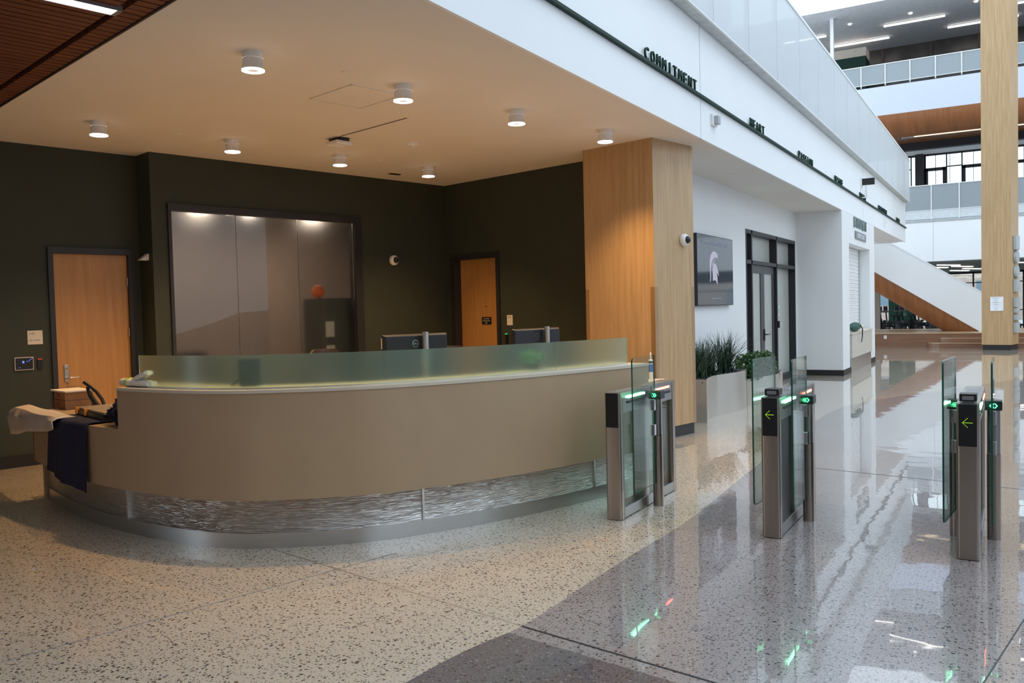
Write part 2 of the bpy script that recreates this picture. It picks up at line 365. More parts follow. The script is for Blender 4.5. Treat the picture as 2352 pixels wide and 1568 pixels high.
mb = MB(); wall_hole(mb, 4.45, CR, DB, DB + .2, 3.75, 4.52, 7.34, .5, 2.98); struct(mb.build('wall_back', 'olive', rot=PHI))
mb = MB(); wall_hole(mb, CR, CR + .22, 6.30, DB + .2, 3.75, 8.90, 9.94, 0, 2.45, 'y'); struct(mb.build('wall_right', 'olive', rot=PHI))
struct(MB().box(-5, 3.29, DL - .015, DL, 0, .13).build('baseboard_left', 'basebd', rot=PHI))
struct(MB().box(4.35, CR, DB - .015, DB, 0, .13).build('baseboard_back', 'basebd', rot=PHI))
# ceiling: plaster field of the lobby and of the alcove beyond the column
cp = [(XF - .03, 3.262), (XF - .03, 19.4), (-4.3, 19.4), (-4.3, 11.6)] + [lob(9.4, 10.4)[:2], lob(2.43, 10.6)[:2]]
struct(MB().prism(cp, ZC, ZC + .08).build('ceiling', 'ceil'))
# slatted wood ceiling nearer the entrance
mb = MB(); d = 4.0
while d < DL:
    mb.box(-4.5, 2.225, d, d + .072, ZC + .004, ZC + .05); mb.box(2.275, 2.43, d, d + .072, ZC + .004, ZC + .05); d += .09
struct(mb.build('ceiling_slats', 'slat', rot=PHI))
cw = [lob(-4.5, 10.6)[:2], lob(2.43, 10.6)[:2], (XF, 3.255), (XF, -5.5)]
struct(MB().prism(cw, ZC + .05, ZC + .12).build('ceiling_backing', 'blackm'))
struct(MB().box(2.418, 2.434, 4.05, 10.5, ZC - .006, ZC + .06).build('trim_7', 'jamb', rot=PHI))
t = thing('ceiling_light', 'long white linear light recessed in the dark slatted wood ceiling', 'ceiling light', lob(1.1, 5.61, ZC - .01), PHI)
MB().box(-1.1, 1.13, -.055, .055, 0, .03).build('diffuser', 'strip', t); mb = MB(); mb.box(1.13, 1.16, -.06, .06, -.004, .03); mb.box(-1.1, 1.13, .055, .065, -.004, .03); mb.box(-1.1, 1.13, -.065, -.055, -.004, .03); mb.build('frame', 'grey', t)
# doors
def hinge(par, x, y, z, s=1): return MB().cyl((x, y, z - .05), (x, y, z + .05), .009, n=10).build('hinge', 'chrome', par)
dr = MB().box(3.345, 4.18, DL + .03, DL + .075, .004, 2.37).build('door_1', 'door', rot=PHI); struct(dr)
fr = MB(); fr.box(3.29, 3.345, DL - .03, DL + .1, 0, 2.44); fr.box(4.18, 4.235, DL - .03, DL + .1, 0, 2.44); fr.box(3.345, 4.18, DL - .03, DL + .1, 2.37, 2.44)
fr.build('door_frame', 'jamb', dr)
for z in (2.05, 1.45, .88): hinge(dr, 4.172, DL - .002, z)
pl = MB().box(3.425, 3.475, DL + .012, DL + .03, .90, 1.10).build('lock_plate', 'alu', dr, bevel=.004)
mb = MB(); mb.cyl((3.45, DL + .03, 1.06), (3.45, DL - .002, 1.06), .013, n=14); mb.build('lock_cylinder', 'chrome', pl)
mb = MB(); mb.tube([(3.45, DL + .03, .95), (3.45, DL - .035, .95), (3.47, DL - .045, .95), (3.56, DL - .045, .955)], .009); mb.build('lever_handle', 'chrome', pl, smooth=True)
dr = MB().box(CR + .12, CR + .165, 8.95, 9.86, .004, 2.39).build('door_2', 'door', rot=PHI); struct(dr)
fr = MB(); fr.box(CR - .02, CR + .2, 8.88, 8.95, 0, 2.46); fr.box(CR - .02, CR + .2, 9.86, 9.95, 0, 2.46); fr.box(CR - .02, CR + .2, 8.95, 9.86, 2.39, 2.46); fr.build('door_frame', 'jamb', dr)
MB().cyl((CR + .11, 9.30, 1.66), (CR + .12, 9.30, 1.66), .012, n=14).build('peephole', 'chrome', dr)
mb = MB(); mb.box(CR + .108, CR + .12, 9.20, 9.40, 1.39, 1.50); n_ = mb.build('notice_plate', 'black', dr, bevel=.002)
mb = MB()
for i, s_ in enumerate(('DO NOT ENTER', 'AUTHORIZED STAFF', 'ONLY')): text_bm(mb, s_, (.13, .16, .06)[i], .016, .001, face_mtx((CR + .1072, 9.30, 1.474 - i * .032), (0, -1, 0)))
mb.build('lettering', 'sign', n_)
# the frosted interior window and the office behind it
w = MB(); w.box(4.52, 4.56, DB - .03, DB + .12, .5, 2.98); w.box(7.22, 7.34, DB - .03, DB + .14, .5, 2.98); w.box(4.56, 7.22, DB - .03, DB + .12, 2.90, 2.98); w.box(4.56, 7.22, DB - .03, DB + .12, .5, .56)
w = struct(w.build('window_1', 'jamb', rot=PHI))
for a, b in ((4.56, 5.417), (5.423, 6.317), (6.323, 7.22)):
    m_ = MB(); m_.mi = 0; y0, y1 = DB + .03, DB + .042
    P = [(a, y0, .56), (b, y0, .56), (b, y0, 2.9), (a, y0, 2.9), (a, y1, .56), (b, y1, .56), (b, y1, 2.9), (a, y1, 2.9)]
    v = [m_.bm.verts.new(p) for p in P]
    m_._f([v[0], v[1], v[2], v[3]])
    for q in ((0, 4, 5, 1), (1, 5, 6, 2), (2, 6, 7, 3), (3, 7, 4, 0)): m_._f([v[i] for i in q])
    m_.mi = 1; m_._f([v[7], v[6], v[5], v[4]]); m_.build('pane', ['frostout', 'frostin'], w)
mb = MB(); mb.box(4.45, 9.0, 12.6, 12.7, 0, 3.2); mb.box(4.35, 4.45, DB + .2, 12.7, 0, 3.2); mb.box(8.9, 9.0, DB + .2, 12.7, 0, 3.2); struct(mb.build('wall_office', 'rwall', rot=PHI))
struct(MB().box(4.4, 9.0, DB + .2, 12.7, 3.15, 3.25).build('ceiling_office', 'ceil', rot=PHI))
def area(name, loc, size, power, col, rot=(0, 0, 0)):
    l = bpy.data.lights.new(name, 'AREA'); l.energy = power; l.color = col; l.shape = 'DISK'; l.size = size
    o = bpy.data.objects.new(name, l); COL.objects.link(o); o.location = loc; o.rotation_euler = rot; return o
for c_, d_, p in ((5.5, 11.4, 13), (7.3, 11.4, 11), (6.3, 11.5, 2)):
    t = thing('office_downlight', 'round office ceiling light blurred behind the frosted window, %s' % {5.5: 'leftmost of three', 7.3: 'rightmost of three', 6.3: 'middle of three'}[c_], 'ceiling light', lob(c_, d_, 3.10), PHI, 'lights in the frosted office')
    MB().lathe([(.0, 0), (.10, 0), (.12, .02), (.12, .05), (0, .05)]).build('diffuser', 'lampdim', t, smooth=True)
    a = area('office_light', (0, 0, -.03), .3 if p > 5 else .2, p, (1, .80, .62)); a.parent = t
t = thing('filing_cabinet', 'dark green cabinet standing behind the frosted window under an orange ball', 'cabinet', lob(7.14, 10.5), PHI)
MB().box(-.38, .5, -.2, .3, 0, 1.83).build('body', 'cab', t); mb = MB(); mb.box(-.30, -.16, -.206, -.2, 1.28, 1.5); mb.build('label_card', 'midgrey', t); mb = MB().box(-.30, -.16, -.206, -.2, .9, 1.16); mb.build('label_card', 'midgrey', t)
tag(MB().ball((0, 0, 0), .095).build('ball', 'ball', loc=lob(6.80, 10.42, 1.925), smooth=True), 'small orange ball on top of the cabinet behind frosted glass', 'ball')
t = thing('office_chair', 'dark chair blurred low behind the left part of the frosted window', 'chair', lob(5.2, 11.0), PHI)
MB().box(-.3, .3, -.25, .25, .42, .52).build('seat', 'brown', t, bevel=.04); MB().box(-.28, .28, .2, .28, .5, 1.15).build('backrest', 'brown', t, bevel=.04); MB().cyl((0, 0, 0), (0, 0, .42), .04).build('pedestal', 'black', t)
# ---------------------------------------------------------------- wood clad columns
CZ = ZC + .02
t = thing('wood_column', 'square maple clad column with dome camera between desk and planters', 'column', lob(8.37, 5.73), PHI)
mb = MB(); mb.box(0, .86, 0, 1.04, .14, CZ - .0); mb.build('cladding', 'maple', t)
mb = MB(); mb.box(.02, .84, .02, 1.02, 0, .14); mb.build('plinth', 'basebd', t)
mb = MB()
for x, y in ((0, 0), (.86, 0), (0, 1.04)):
    sx, sy = (-1 if x == 0 else 1), (-1 if y == 0 else 1)
    mb.box(x + (.002 * sx if sx > 0 else -.004), x + (.004 if sx > 0 else -.002), min(y, y - sy * .06), max(y, y - sy * .06), .14, 1.83)
    mb.box(min(x, x - sx * .06), max(x, x - sx * .06), y + (.002 if sy > 0 else -.004), y + (.004 if sy > 0 else -.002), .14, 1.83)
mb.build('corner_guard', 'clearplastic', t)
t = thing('wood_column', 'tall maple clad column rising through the atrium by the far stairs', 'column', (-.075, 29.85, 0), PHI)
mb = MB(); mb.box(0, .85, 0, .81, .16, 15.5); mb.build('cladding', 'maple', t); MB().box(.02, .83, .02, .79, 0, .16).build('plinth', 'basebd', t)
t = thing('directory_sign', 'small white directory sign on the tall atrium column', 'sign', (-.44, 29.94, 1.2), PHI)
MB().box(-.02, -.004, -.17, .19, 0, .43).build('panel', 'signw', t)
mb = MB()
for i, (s_, w_) in enumerate((('ADMINISTRATION', .22), ('LOCKERS', .08), ('MULTIPURPOSE ROOM', .17), ('CLIMBING WALL', .12), ('GYM', .05), ('RESTROOM', .09))): text_bm(mb, s_, w_, .018, .002, face_mtx((-.0215, .04 - i % 2 * .01, .39 - i * .065), (0, -1, 0)))
mb.build('lettering', 'inkg', t)
t = thing('wall_plaques', 'column of dark grey wayfinding plaques on the right side of the tall atrium column', 'sign', (0, 0, 0))
ox, oy = -.075 + .42 * Cx, 29.85 + .42 * Cy
for z0, z1, rd in ((3.12, 2.7, 0), (2.68, 2.28, 1), (2.24, 1.82, 1), (1.8, 1.42, 0), (1.25, .95, 0), (.92, .78, 0), (.72, .56, 0), (.48, .18, 0)):
    mb = MB(); m_ = Matrix.Translation((ox, oy, z0 + (z1 - z0) / 2 + .35)) @ Matrix.Rotation(PHI, 4, 'Z')
    if rd: mb.cyl(m_ @ Vector((0, -.01, 0)), m_ @ Vector((0, -.09, 0)), .19)
    else: mb.box(-.2, .2, -.09, -.01, -(z0 - z1) / 2, (z0 - z1) / 2, m_)
    mb.build('plaque', 'midgrey', t)
# ---------------------------------------------------------------- fascia, rail, screen
struct(MB().box(XF - .03, XF, -5.5, 31.9, ZC - .002, 4.885).box(XF - .25, XF - .03, -5.5, 31.9, ZC + .08, 4.885).build('wall_fascia', 'fascia'))
mb = MB()
for y in (-2.8, 9.88, 22.48): mb.box(XF - .01, XF + .0015, y - .005, y + .005, ZC - .021, 4.9)
struct(mb.build('trim_8', 'midgrey'))
struct(MB().box(XF, XF + .045, -5.5, 31.88, 4.034, 4.062).build('trim_9', 'green'))
struct(MB().box(-9, XF, -5.5, 31.8, 4.886, 5.02).box(XF, XF + .138, -1, 31.7, 4.893, 4.899).build('floor_upper', 'gunder'))
t = thing('guard_screen', 'long white perforated metal guard screen along the upper floor edge above the lettered wall', 'railing', (XF + .15, -1, 4.88))
y = 0; PW = 1.56
while y < 32.6:
    MB().box(-.01, .01, y + .006, min(y + PW, 32.7) - .006, .022, 1.40).build('mesh_panel', 'mesh', t); y += PW
mb = MB(); mb.box(-.02, .02, 0, 32.7, 1.40, 1.44); mb.build('top_rail', 'white', t)
mb = MB(); mb.box(-.012, .012, 0, 32.7, .008, .022); mb.build('bottom_rail', 'white', t)
k = PW
while k < 32.6: MB().box(-.05, -.015, k - .02, k + .02, .024, 1.40).build('post', 'white', t); k += PW

struct(MB().box(-9.2, -9, -5.5, 31.8, 5.02, 13).build('wall_upper', 'white'))
# words standing on the rail
for wd, y0, y1 in (('COMMITMENT', 8.03, 9.68), ('HEART', 11.95, 12.78), ('PASSION', 15.05, 16.27), ('DESIRE', 18.44, 19.42), ('VISION', 21.68, 22.7), ('PERSISTENCE', 24.95, 26.8), ('PRIDE', 29.05, 29.98)):
    t = thing('word_sign', 'dark green raised letters reading %s standing on the thin rail' % wd, 'lettering', (XF + .035, y0, 4.062))
    p = (y1 - y0) / len(wd)
    for i, ch in enumerate(wd):
        mb = MB(); text_bm(mb, ch, p * (.15 if ch == 'I' else .62), .125, .02, face_mtx((-.008, p * (i + .5), .0625), (0, 1, 0))); mb.build('letter', 'green', t)
def wall_box(nm, label, cat, loc, parts):
    t = thing(nm, label, cat, loc)
    for n_, m_, b in parts: MB().box(*b).build(n_, m_, t, bevel=.006)
    return t
wall_box('wall_detector', 'small white sensor box on the fascia right of the COMMITMENT word', 'sensor', (XF, 10.36, 3.86), (('base', 'whitep', (0, .03, -.09, .09, -.07, .07)), ('lens', 'midgrey', (.03, .08, -.045, .06, -.05, .05))))
wall_box('exit_sign', 'dark edge of a small sign box sticking out from the fascia', 'sign', (XF, 22.2, 4.42), (('panel', 'black', (0, .30, -.02, .02, -.02, .14)), ('bracket', 'whitep', (0, .02, -.12, .12, -.05, .16))))
t = thing('wall_speaker', 'slim white bracket and fixture hanging on the fascia below the small sign box', 'fixture', (XF, 22.1, 4.30)); MB().box(.09, .15, -.02, .02, -.22, .08).build('body', 'whitep', t); MB().box(0, .12, -.015, .015, -.22, -.19).build('bracket', 'whitep', t)
wall_box('wall_detector', 'small white bracket on the fascia below the PERSISTENCE word', 'sensor', (XF, 26.4, 3.82), (('base', 'whitep', (0, .02, -.07, .07, -.12, .12)), ('lens', 'whitep', (.02, .07, -.03, .03, -.03, .03))))
# ---------------------------------------------------------------- TV alcove, storefront, equipment desk wall
struct(MB().box(-4.34, -4.14, 10.6, 15.3, 0, ZC).build('wall_alcove', 'white'))
mb = MB(); mb.box(-4.34, -4.14, 15.3, 19.4, 2.95, ZC); struct(mb.build('wall_alcove_head', 'white'))
mb = MB(); mb.box(-4.34, XF, 19.4, 19.6, 0, ZC); mb.box(-4.34, -4.14, 19.30, 19.4, 0, 2.95); struct(mb.build('wall_alcove_end', 'white'))
mb = MB(); mb.box(XF - .3, XF, 19.6, 20.3, 0, ZC); mb.box(XF - .3, XF, 23.45, 24.3, 0, ZC); mb.box(XF - .3, XF, 20.3, 23.45, 2.91, ZC); mb.box(XF - .34, XF - .3, 19.6, 24.3, 0, ZC); struct(mb.build('wall_equipment', 'white'))
struct(MB().box(-6, XF - .2, 24.2, 24.3, 0, ZC).build('wall_equipment_side', 'white'))
mb = MB(); mb.box(XF, XF + .012, 19.4, 24.3, 0, .12); mb.box(-4.14, XF + .012, 19.388, 19.4, 0, .12); mb.box(-4.14, -4.128, 10.6, 15.3, 0, .12); struct(mb.build('baseboard_right', 'basebd'))
t = thing('roller_shutter', 'white slatted roller shutter closed over the equipment check out counter', 'shutter', (XF - .27, 20.3, .92))
mb = MB()
for i in range(44): mb.box(-.01, .012 if i % 2 else .004, .02, 3.13, i * .045, i * .045 + .041)
mb.build('slats', 'whitep', t); mb = MB(); mb.box(-.02, .03, 0, .04, 0, 1.98); mb.build('guide_rail', 'midgrey', t); MB().box(-.02, .03, 3.11, 3.15, 0, 1.98).build('guide_rail', 'midgrey', t)
t = thing('check_out_counter', 'pale counter front under the white roller shutter', 'counter', (XF, 21.87, 0))
MB().box(-.28, .06, -1.55, 1.56, .86, .90).build('worktop', 'solid', t); MB().box(-.05, .045, -1.52, 1.55, .32, .86).build('front_panel', mat('pale_beige_panel', (.58, .53, .46), .5), t); MB().box(-.05, .02, -1.52, 1.55, .0, .32).build('kick_panel', 'alu', t)
t = thing('equipment_sign', 'grey green raised letters reading EQUIPMENT above the roller shutter', 'lettering', (XF + .02, 20.89, 3.43))
p = 1.95 / 9
for i, ch in enumerate('EQUIPMENT'):
    mb = MB(); text_bm(mb, ch, p * (.16 if ch == 'I' else .62), .235, .02, face_mtx((0, p * (i + .5), 0), (0, 1, 0))); mb.build('letter', mat('letter_grey_green', (.16, .22, .21), .5) if i == 0 else bpy.data.materials['letter_grey_green'], t)
t = thing('check_out_sign', 'small grey plate reading CHECK OUT in white below the EQUIPMENT letters', 'sign', (XF + .003, 21.92, 3.145))
MB().box(0, .02, -.81, .81, -.088, .088).build('plate', mat('plate_grey', (.22, .235, .24), .5), t); mb = MB(); text_bm(mb, 'CHECK OUT', 1.15, .105, .004, face_mtx((.0225, .02, 0), (0, 1, 0))); mb.build('lettering', 'signw', t)
t = thing('sports_bag', 'dark green bag lying on the check out counter with a strap hanging down', 'bag', (XF + .02, 20.55, .90))
MB().ball((-.03, .5, .11), .12, .85, 5.0, .88).build('body', mat('bag_green', (.02, .085, .06), .7), t, smooth=True)
MB().tube([(.05, .80, .15), (.09, .84, .05), (.09, .82, -.12), (.09, .70, -.25)], .012).build('strap', 'black', t); MB().ball((.02, 1.12, .10), .05, 1, 2.2, .7).build('tag', mat('pale_tag', (.6, .68, .45), .6), t)
tag(MB().box(-.10, .10, -.14, .14, 0, .012).build('notepad', 'paper', loc=(XF - .06, 22.3, .90)), 'white sheet of paper lying on the check out counter', 'paper')
# storefront
sf = MB(); X0, X1 = -4.30, -4.135
def m2(a, b, z0, z1, x0=X0, x1=X1): sf.box(x0, x1, a, b, z0, z1)
m2(15.3, 15.36, 0, 2.95); m2(15.36, 19.3, 2.88, 2.95); m2(15.36, 19.3, 2.33, 2.40); m2(15.68, 15.75, 0, 2.95); m2(17.58, 17.64, 0, 2.95); m2(19.24, 19.3, 0, 2.95); m2(17.64, 19.24, 0, .10); m2(15.36, 15.68, 0, .1)
sf = struct(sf.build('window_2', 'jamb'))
for a, b, z0, z1 in ((15.75, 17.58, 2.40, 2.88), (17.64, 19.24, 2.40, 2.88), (17.64, 19.24, .1, 2.33), (15.36, 15.68, .1, 2.88)): MB().box(-4.285, -4.275, a, b, z0, z1).build('pane', 'gyw', sf)
dd = MB()
for a, b in ((15.76, 16.655), (16.665, 17.57)):
    dd.box(-4.24, -4.19, a, a + .13, .02, 2.32); dd.box(-4.24, -4.19, b - .13, b, .02, 2.32); dd.box(-4.24, -4.19, a + .13, b - .13, 2.18, 2.32); dd.box(-4.24, -4.19, a + .13, b - .13, .02, .25)
dd = struct(dd.build('door_3', mat('dark_grey_stile', (.06, .06, .065), .4)))
for a, b in ((15.89, 16.525), (16.795, 17.44)): MB().box(-4.22, -4.21, a, b, .25, 2.18).build('pane', 'gyw', dd)
mb = MB(); mb.box(-4.19, -4.17, 16.70, 16.75, .88, 1.10); mb.tube([(-4.18, 16.72, 1.0), (-4.12, 16.72, 1.0), (-4.12, 16.92, 1.0)], .011); mb.build('door_handle', 'black', dd)
wall_box('card_reader', 'small black card reader on the storefront mullion', 'card reader', (-4.135, 17.625, 1.17), (('body', 'black', (0, .04, -.03, .04, -.07, .07)), ('trim', 'midgrey', (.04, .045, .0, .04, -.07, .07))))
wall_box('room_sign', 'small white notice beside the storefront door, above the card reader', 'sign', (-4.275, 18.28, 1.44), (('panel', 'signw', (0, .01, -.02, .06, -.1, .1)), ('mark', 'green', (.01, .012, -.01, .02, -.06, .06))))
struct(MB().box(-4.55, -4.13, 15.3, 19.3, 0, .004).build('trim_10', 'jamb'))
# TV
t = thing('wall_screen', 'tall dark display screen on the alcove wall showing a white helmet logo', 'screen', (-4.14, 13.28, 1.59))
MB().box(.02, .075, -.94, .94, 0, 1.09).build('casing', 'black', t, bevel=.004)
MB().box(.075, .078, -.93, .93, .012, 1.078).build('display', 'screen', t); MB().box(0, .02, -.4, .4, .3, .8).build('bracket', 'grey', t)
hm = MB()                                        # helmet emblem
S0 = Vector((0, 0))
def hp(pts): return [((x - .42) * .60 - .10, .36 + (1 - y) * .49) for x, y in pts]
crest = [(.02, 1.0), (.06, .88), (.05, .7), (.02, .5), (.03, .3), (.12, .13), (.28, .02), (.44, .0), (.6, .03), (.72, .10), (.72, .27), (.67, .2), (.54, .19), (.40, .21), (.26, .30), (.16, .44), (.12, .6), (.13, .8), (.11, .94)]
bowl = [(.28, .95), (.27, .7), (.25, .58), (.30, .46), (.40, .39), (.52, .39), (.62, .46), (.69, .56), (.75, .64), (.80, .78), (.74, .76), (.66, .68), (.62, .70), (.68, .86), (.69, 1.06), (.50, .92)]
for poly in (crest, bowl): hm.prism(hp(poly), .079, .0805, 'x')
for i in range(6):
    a = .20 + i * .055; hm.prism(hp([(a, .50 - i * .045), (a + .05, .47 - i * .045), (a + .09, .38 - i * .035), (a + .04, .40 - i * .035)]), .079, .0805, 'x')
hm.build('emblem', 'logo', t)
mb = MB(); text_bm(mb, 'Welcome to the Student Rec and Wellness Center!', 1.40, .075, .001, face_mtx((.0795, -.04, .97), (0, 1, 0))); text_bm(mb, 'Spartan Rec', .5, .03, .001, face_mtx((.0795, 0, .11), (0, 1, 0))); mb.build('lettering', mat('screen_text', (.52, .54, .66), .5), t)
# ---------------------------------------------------------------- reception desk
FP = [(-7.66, 4.38), (-6.9, 4.13), (-6.3, 3.97), (-5.68, 3.88), (-5.0, 3.87), (-4.58, 3.95), (-4.28, 4.12), (-4.0, 4.34), (-3.71, 4.66), (-3.30, 5.40), (-2.94, 6.38), (-2.78, 7.05), (-2.84, 7.7), (-3.08, 8.4), (-3.42, 9.25)]
FC = spline([(x, y, 0) for x, y in FP], 10)
def off(i, dist):
    a, b = FC[max(i - 1, 0)], FC[min(i + 1, len(FC) - 1)]; t_ = (b - a).normalized(); n_ = Vector((-t_.y, t_.x, 0)); return FC[i] + n_ * dist
def nearest(x, y): return min(range(len(FC)), key=lambda i: (FC[i] - Vector((x, y, 0))).length)
IA = nearest(-5.68, 3.88); IB = nearest(-2.78, 7.05); IE = len(FC) - 1
DO = Vector((-5.0, 3.87, 0))
def band(mb, i0, i1, o0, o1, z0, z1, step=1):
    idx = list(range(i0, i1 + 1, step)); idx = idx if idx[-1] == i1 else idx + [i1]
    rows = [[mb.bm.verts.new(off(i, o) + Vector((0, 0, z)) - DO) for o, z in ((o0, z0), (o1, z0), (o1, z1), (o0, z1))] for i in idx]
    for a, b in zip(rows, rows[1:]):
        for k in range(4): mb._f([a[k], a[(k + 1) % 4], b[(k + 1) % 4], b[k]])
    mb._f(rows[0][::-1]); mb._f(rows[-1]); return mb
ZT, ZW = 1.08, .79
desk = thing('reception_desk', 'curved taupe reception desk with a rippled metal base and green glass screen', 'desk', DO)
mb = MB(); band(mb, 0, IA, 0, .03, .35, ZW); band(mb, IA, IB, 0, .03, .35, ZT); band(mb, IB, IE, 0, .03, .35, .765); mb.build('front_panel', 'lamin', desk, smooth=True)
mb = MB(); band(mb, 2, IE - 1, .09, .13, .105, .35); mb.build('rippled_panel', 'wave', desk, smooth=True)
mb = MB(); band(mb, 2, IE - 1, .08, .12, 0, .105); mb.build('kick_strip', 'alu', desk, smooth=True)
for q in ((-5.74, 3.88), (-3.60, 4.84), (-2.95, 6.35)):
    i = nearest(*q); a = off(i, .075) - DO; b = off(i + 1, .075) - off(i, .075); ang = math.atan2(b.y, b.x)
    mm = Matrix.Translation(a) @ Matrix.Rotation(ang, 4, 'Z'); MB().box(-.008, .008, .004, .02, .10, .352, mm).build('trim_strip', 'aluv', desk)
mb = MB(); band(mb, IA, IB, -.006, .38, ZT, ZT + .022); mb.build('transaction_top', 'solid', desk, smooth=True)
mb = MB(); band(mb, IA, IB, .34, .36, ZW, ZT); mb.build('inner_panel', 'lamin', desk, smooth=True)
mb = MB(); band(mb, 0, IE, .032, .88, .745, .77); mb.build('worktop', 'solid', desk, smooth=True)
mb = MB(); band(mb, 0, IA - 1, -.004, .42, .77, .795); mb.build('low_top', 'lamin', desk, smooth=True)
mb = MB()
band(mb, 0, 1, .0, .85, .35, .745); mb.build('end_panel', 'lamin', desk); mb = MB(); band(mb, 1, 2, .06, .80, .0, .35); mb.build('end_panel', 'lamin', desk); mb = MB(); band(mb, IE - 1, IE, .03, .85, 0, .745); mb.build('end_panel', 'lamin', desk)
mb = MB(); band(mb, IA, IA + 1, .03, .34, ZW, ZT); band(mb, IB - 1, IB, .03, .34, .77, ZT); mb.build('step_panel', 'lamin', desk)
g0 = nearest(-5.56, 3.87); g1 = nearest(-4.13, 4.23); g2 = nearest(-3.08, 5.98); g3 = nearest(-2.83, 6.86)
for a, b in ((g0, g1), (g1, g2), (g2, g3)):
    mb = MB(); mb2 = band(mb, a, b, .10, .112, ZT + .0225, 1.335)
    o = mb.build('glass_screen', ['deskglass2', 'deskglass'], desk, smooth=True); me = o.data
    for f in me.polygons:
        c_ = f.center + DO; i_ = nearest(c_.x, c_.y)
        if abs(f.normal.z) < .5 and len(f.vertices) == 4 and f.normal.dot(off(i_, 1) - off(i_, 0)) > .7: f.material_index = 1
mb = MB(); band(mb, g0, g3, .096, .116, ZT + .0222, ZT + .03); mb.build('glass_channel', 'aluv', desk, smooth=True)
# monitors on poles
def monitor(x, y, top, ang, label, px):
    t = thing('computer_monitor', label, 'monitor', (x, y, .77), ang)       # local x along the screen, -y = back towards the visitors
    H = top - .77; mb = MB(); ox_ = -px
    P = lambda a, b: [(-.305 + a, b), (.305 - a, b)]
    v = []
    for (w_, yy, z0, z1) in ((.305, .0, H - .36, H), (.305, -.012, H - .36, H), (.288, -.042, H - .348, H - .012)):
        v.append([mb.bm.verts.new((sx * w_ + ox_, yy, z)) for sx, z in ((-1, z0), (1, z0), (1, z1), (-1, z1))])
    for a, b in zip(v, v[1:]):
        for k in range(4): mb._f([a[k], a[(k + 1) % 4], b[(k + 1) % 4], b[k]])
    mb._f(v[0]); mb._f(v[-1]); c = mb.build('casing', mat('monitor_back', (.010, .012, .017), .42) if 'monitor_back' not in bpy.data.materials else bpy.data.materials['monitor_back'], t, bevel=.006)
    mb = MB(); cx_, cz_ = ox_ - .02, H - .078; rr = .030
    for k in range(32):
        a0, a1 = 2 * math.pi * k / 32, 2 * math.pi * (k + 1) / 32
        q = [mb.bm.verts.new((cx_ + r_ * math.cos(a_), -.0465, cz_ + r_ * math.sin(a_))) for r_, a_ in ((rr, a0), (rr, a1), (rr * .86, a1), (rr * .86, a0))]; mb._f(q)
    text_bm(mb, 'DELL', .046, .016, .001, face_mtx((cx_, -.0468, cz_), (1, 0, 0))); mb.build('emblem', 'chrome', c, recalc=False)
    mb = MB(); mb.cyl((.03, -.085, .0), (.03, -.085, H + .015), .026); mb.build('pole', 'alu', t, smooth=True)
    MB().cyl((.03, -.085, 0), (.03, -.085, .012), .09).build('base_plate', 'black', t)
    mb = MB(); mb.box(-.0, .06, -.075, -.03, H - .24, H - .19); mb.build('arm', 'grey', t)
    mb = MB(); mb.tube([(.05, -.06, H - .30), (.20, -.05, .22), (.22, -.02, .08), (.05, .0, .01)], .006); mb.build('cable', 'black', t, smooth=True)
    return t
A1 = math.atan2(.93, .36)
monitor(-4.19, 5.56, 1.425, A1, 'dark computer monitor back on a steel pole behind the desk, nearer the frosted window', .02)
monitor(-4.02, 7.32, 1.415, A1 + .03, 'dark computer monitor back on a steel pole behind the desk, beside the wood column', .05)
def swivel(x, y, rot, top, label):
    t = thing('office_chair', label, 'chair', (x, y, 0), rot)
    mb = MB(); mb.box(-.24, .24, -.24, .22, .46, .54); mb.build('seat', 'brown', t, bevel=.03)
    pr = spline([(-.20, .24, 0), (-.12, .285, 0), (0, .30, 0), (.12, .285, 0), (.20, .24, 0)], 5)
    mb = MB(); rows = []
    for z, kx, dy in ((.66, .9, 0), (.8, 1.02, .01), (top - .15, 1.03, .04), (top - .04, 1.0, .05), (top, .8, .05)):
        rows.append([mb.bm.verts.new((p_.x * kx, p_.y + dy, z)) for p_ in pr] + [mb.bm.verts.new((p_.x * kx, p_.y + dy + .035, z)) for p_ in reversed(pr)])
    for a, b in zip(rows, rows[1:]):
        for k in range(len(a)): mb._f([a[k], a[(k + 1) % len(a)], b[(k + 1) % len(a)], b[k]])
    mb._f(rows[0][::-1]); mb._f(rows[-1]); mb.build('backrest', 'brown', t, smooth=True)
    MB().cyl((0, 0, .08), (0, 0, .46), .03).build('pedestal', 'chrome', t)
    for k in range(5):
        a = k * 1.2566; mb = MB(); mb.tube([(0, 0, .12), (.28 * math.cos(a), .28 * math.sin(a), .07)], .02); l = mb.build('leg', 'black', t); MB().cyl((.28 * math.cos(a) - .015, .28 * math.sin(a), .03), (.28 * math.cos(a) + .015, .28 * math.sin(a), .03), .03).build('caster', 'black', l)
    MB().box(-.03, .03, .2, .3, .5, .72).build('back_support', 'black', t)
swivel(-6.12, 6.85, PHI + .15, 1.225, 'dark brown office chair back peeking over the glass left of the monitors')
swivel(-5.35, 7.95, PHI - .2, 1.20, 'dark brown office chair mostly hidden behind the left monitor')
t = thing('desk_device', 'small dark device blurred behind the left pane of the desk glass', 'device', (-4.72, 4.27, 1.103), .5)
MB().box(-.06, .07, -.05, .06, 0, .09).build('body', 'blackm', t, bevel=.01); MB().box(-.075, .09, -.03, .0, .05, .20).build('display', mat('dark_blue_case', (.02, .03, .045), .4), t, bevel=.01); MB().tube([(-.06, -.03, .05), (-.10, -.04, .02), (-.12, -.02, .010)], .01).build('cable', 'green', t)
t = thing('desk_plant', 'small green item blurred behind the desk glass left of the right monitor', 'plant', (-3.42, 6.12, 1.103))
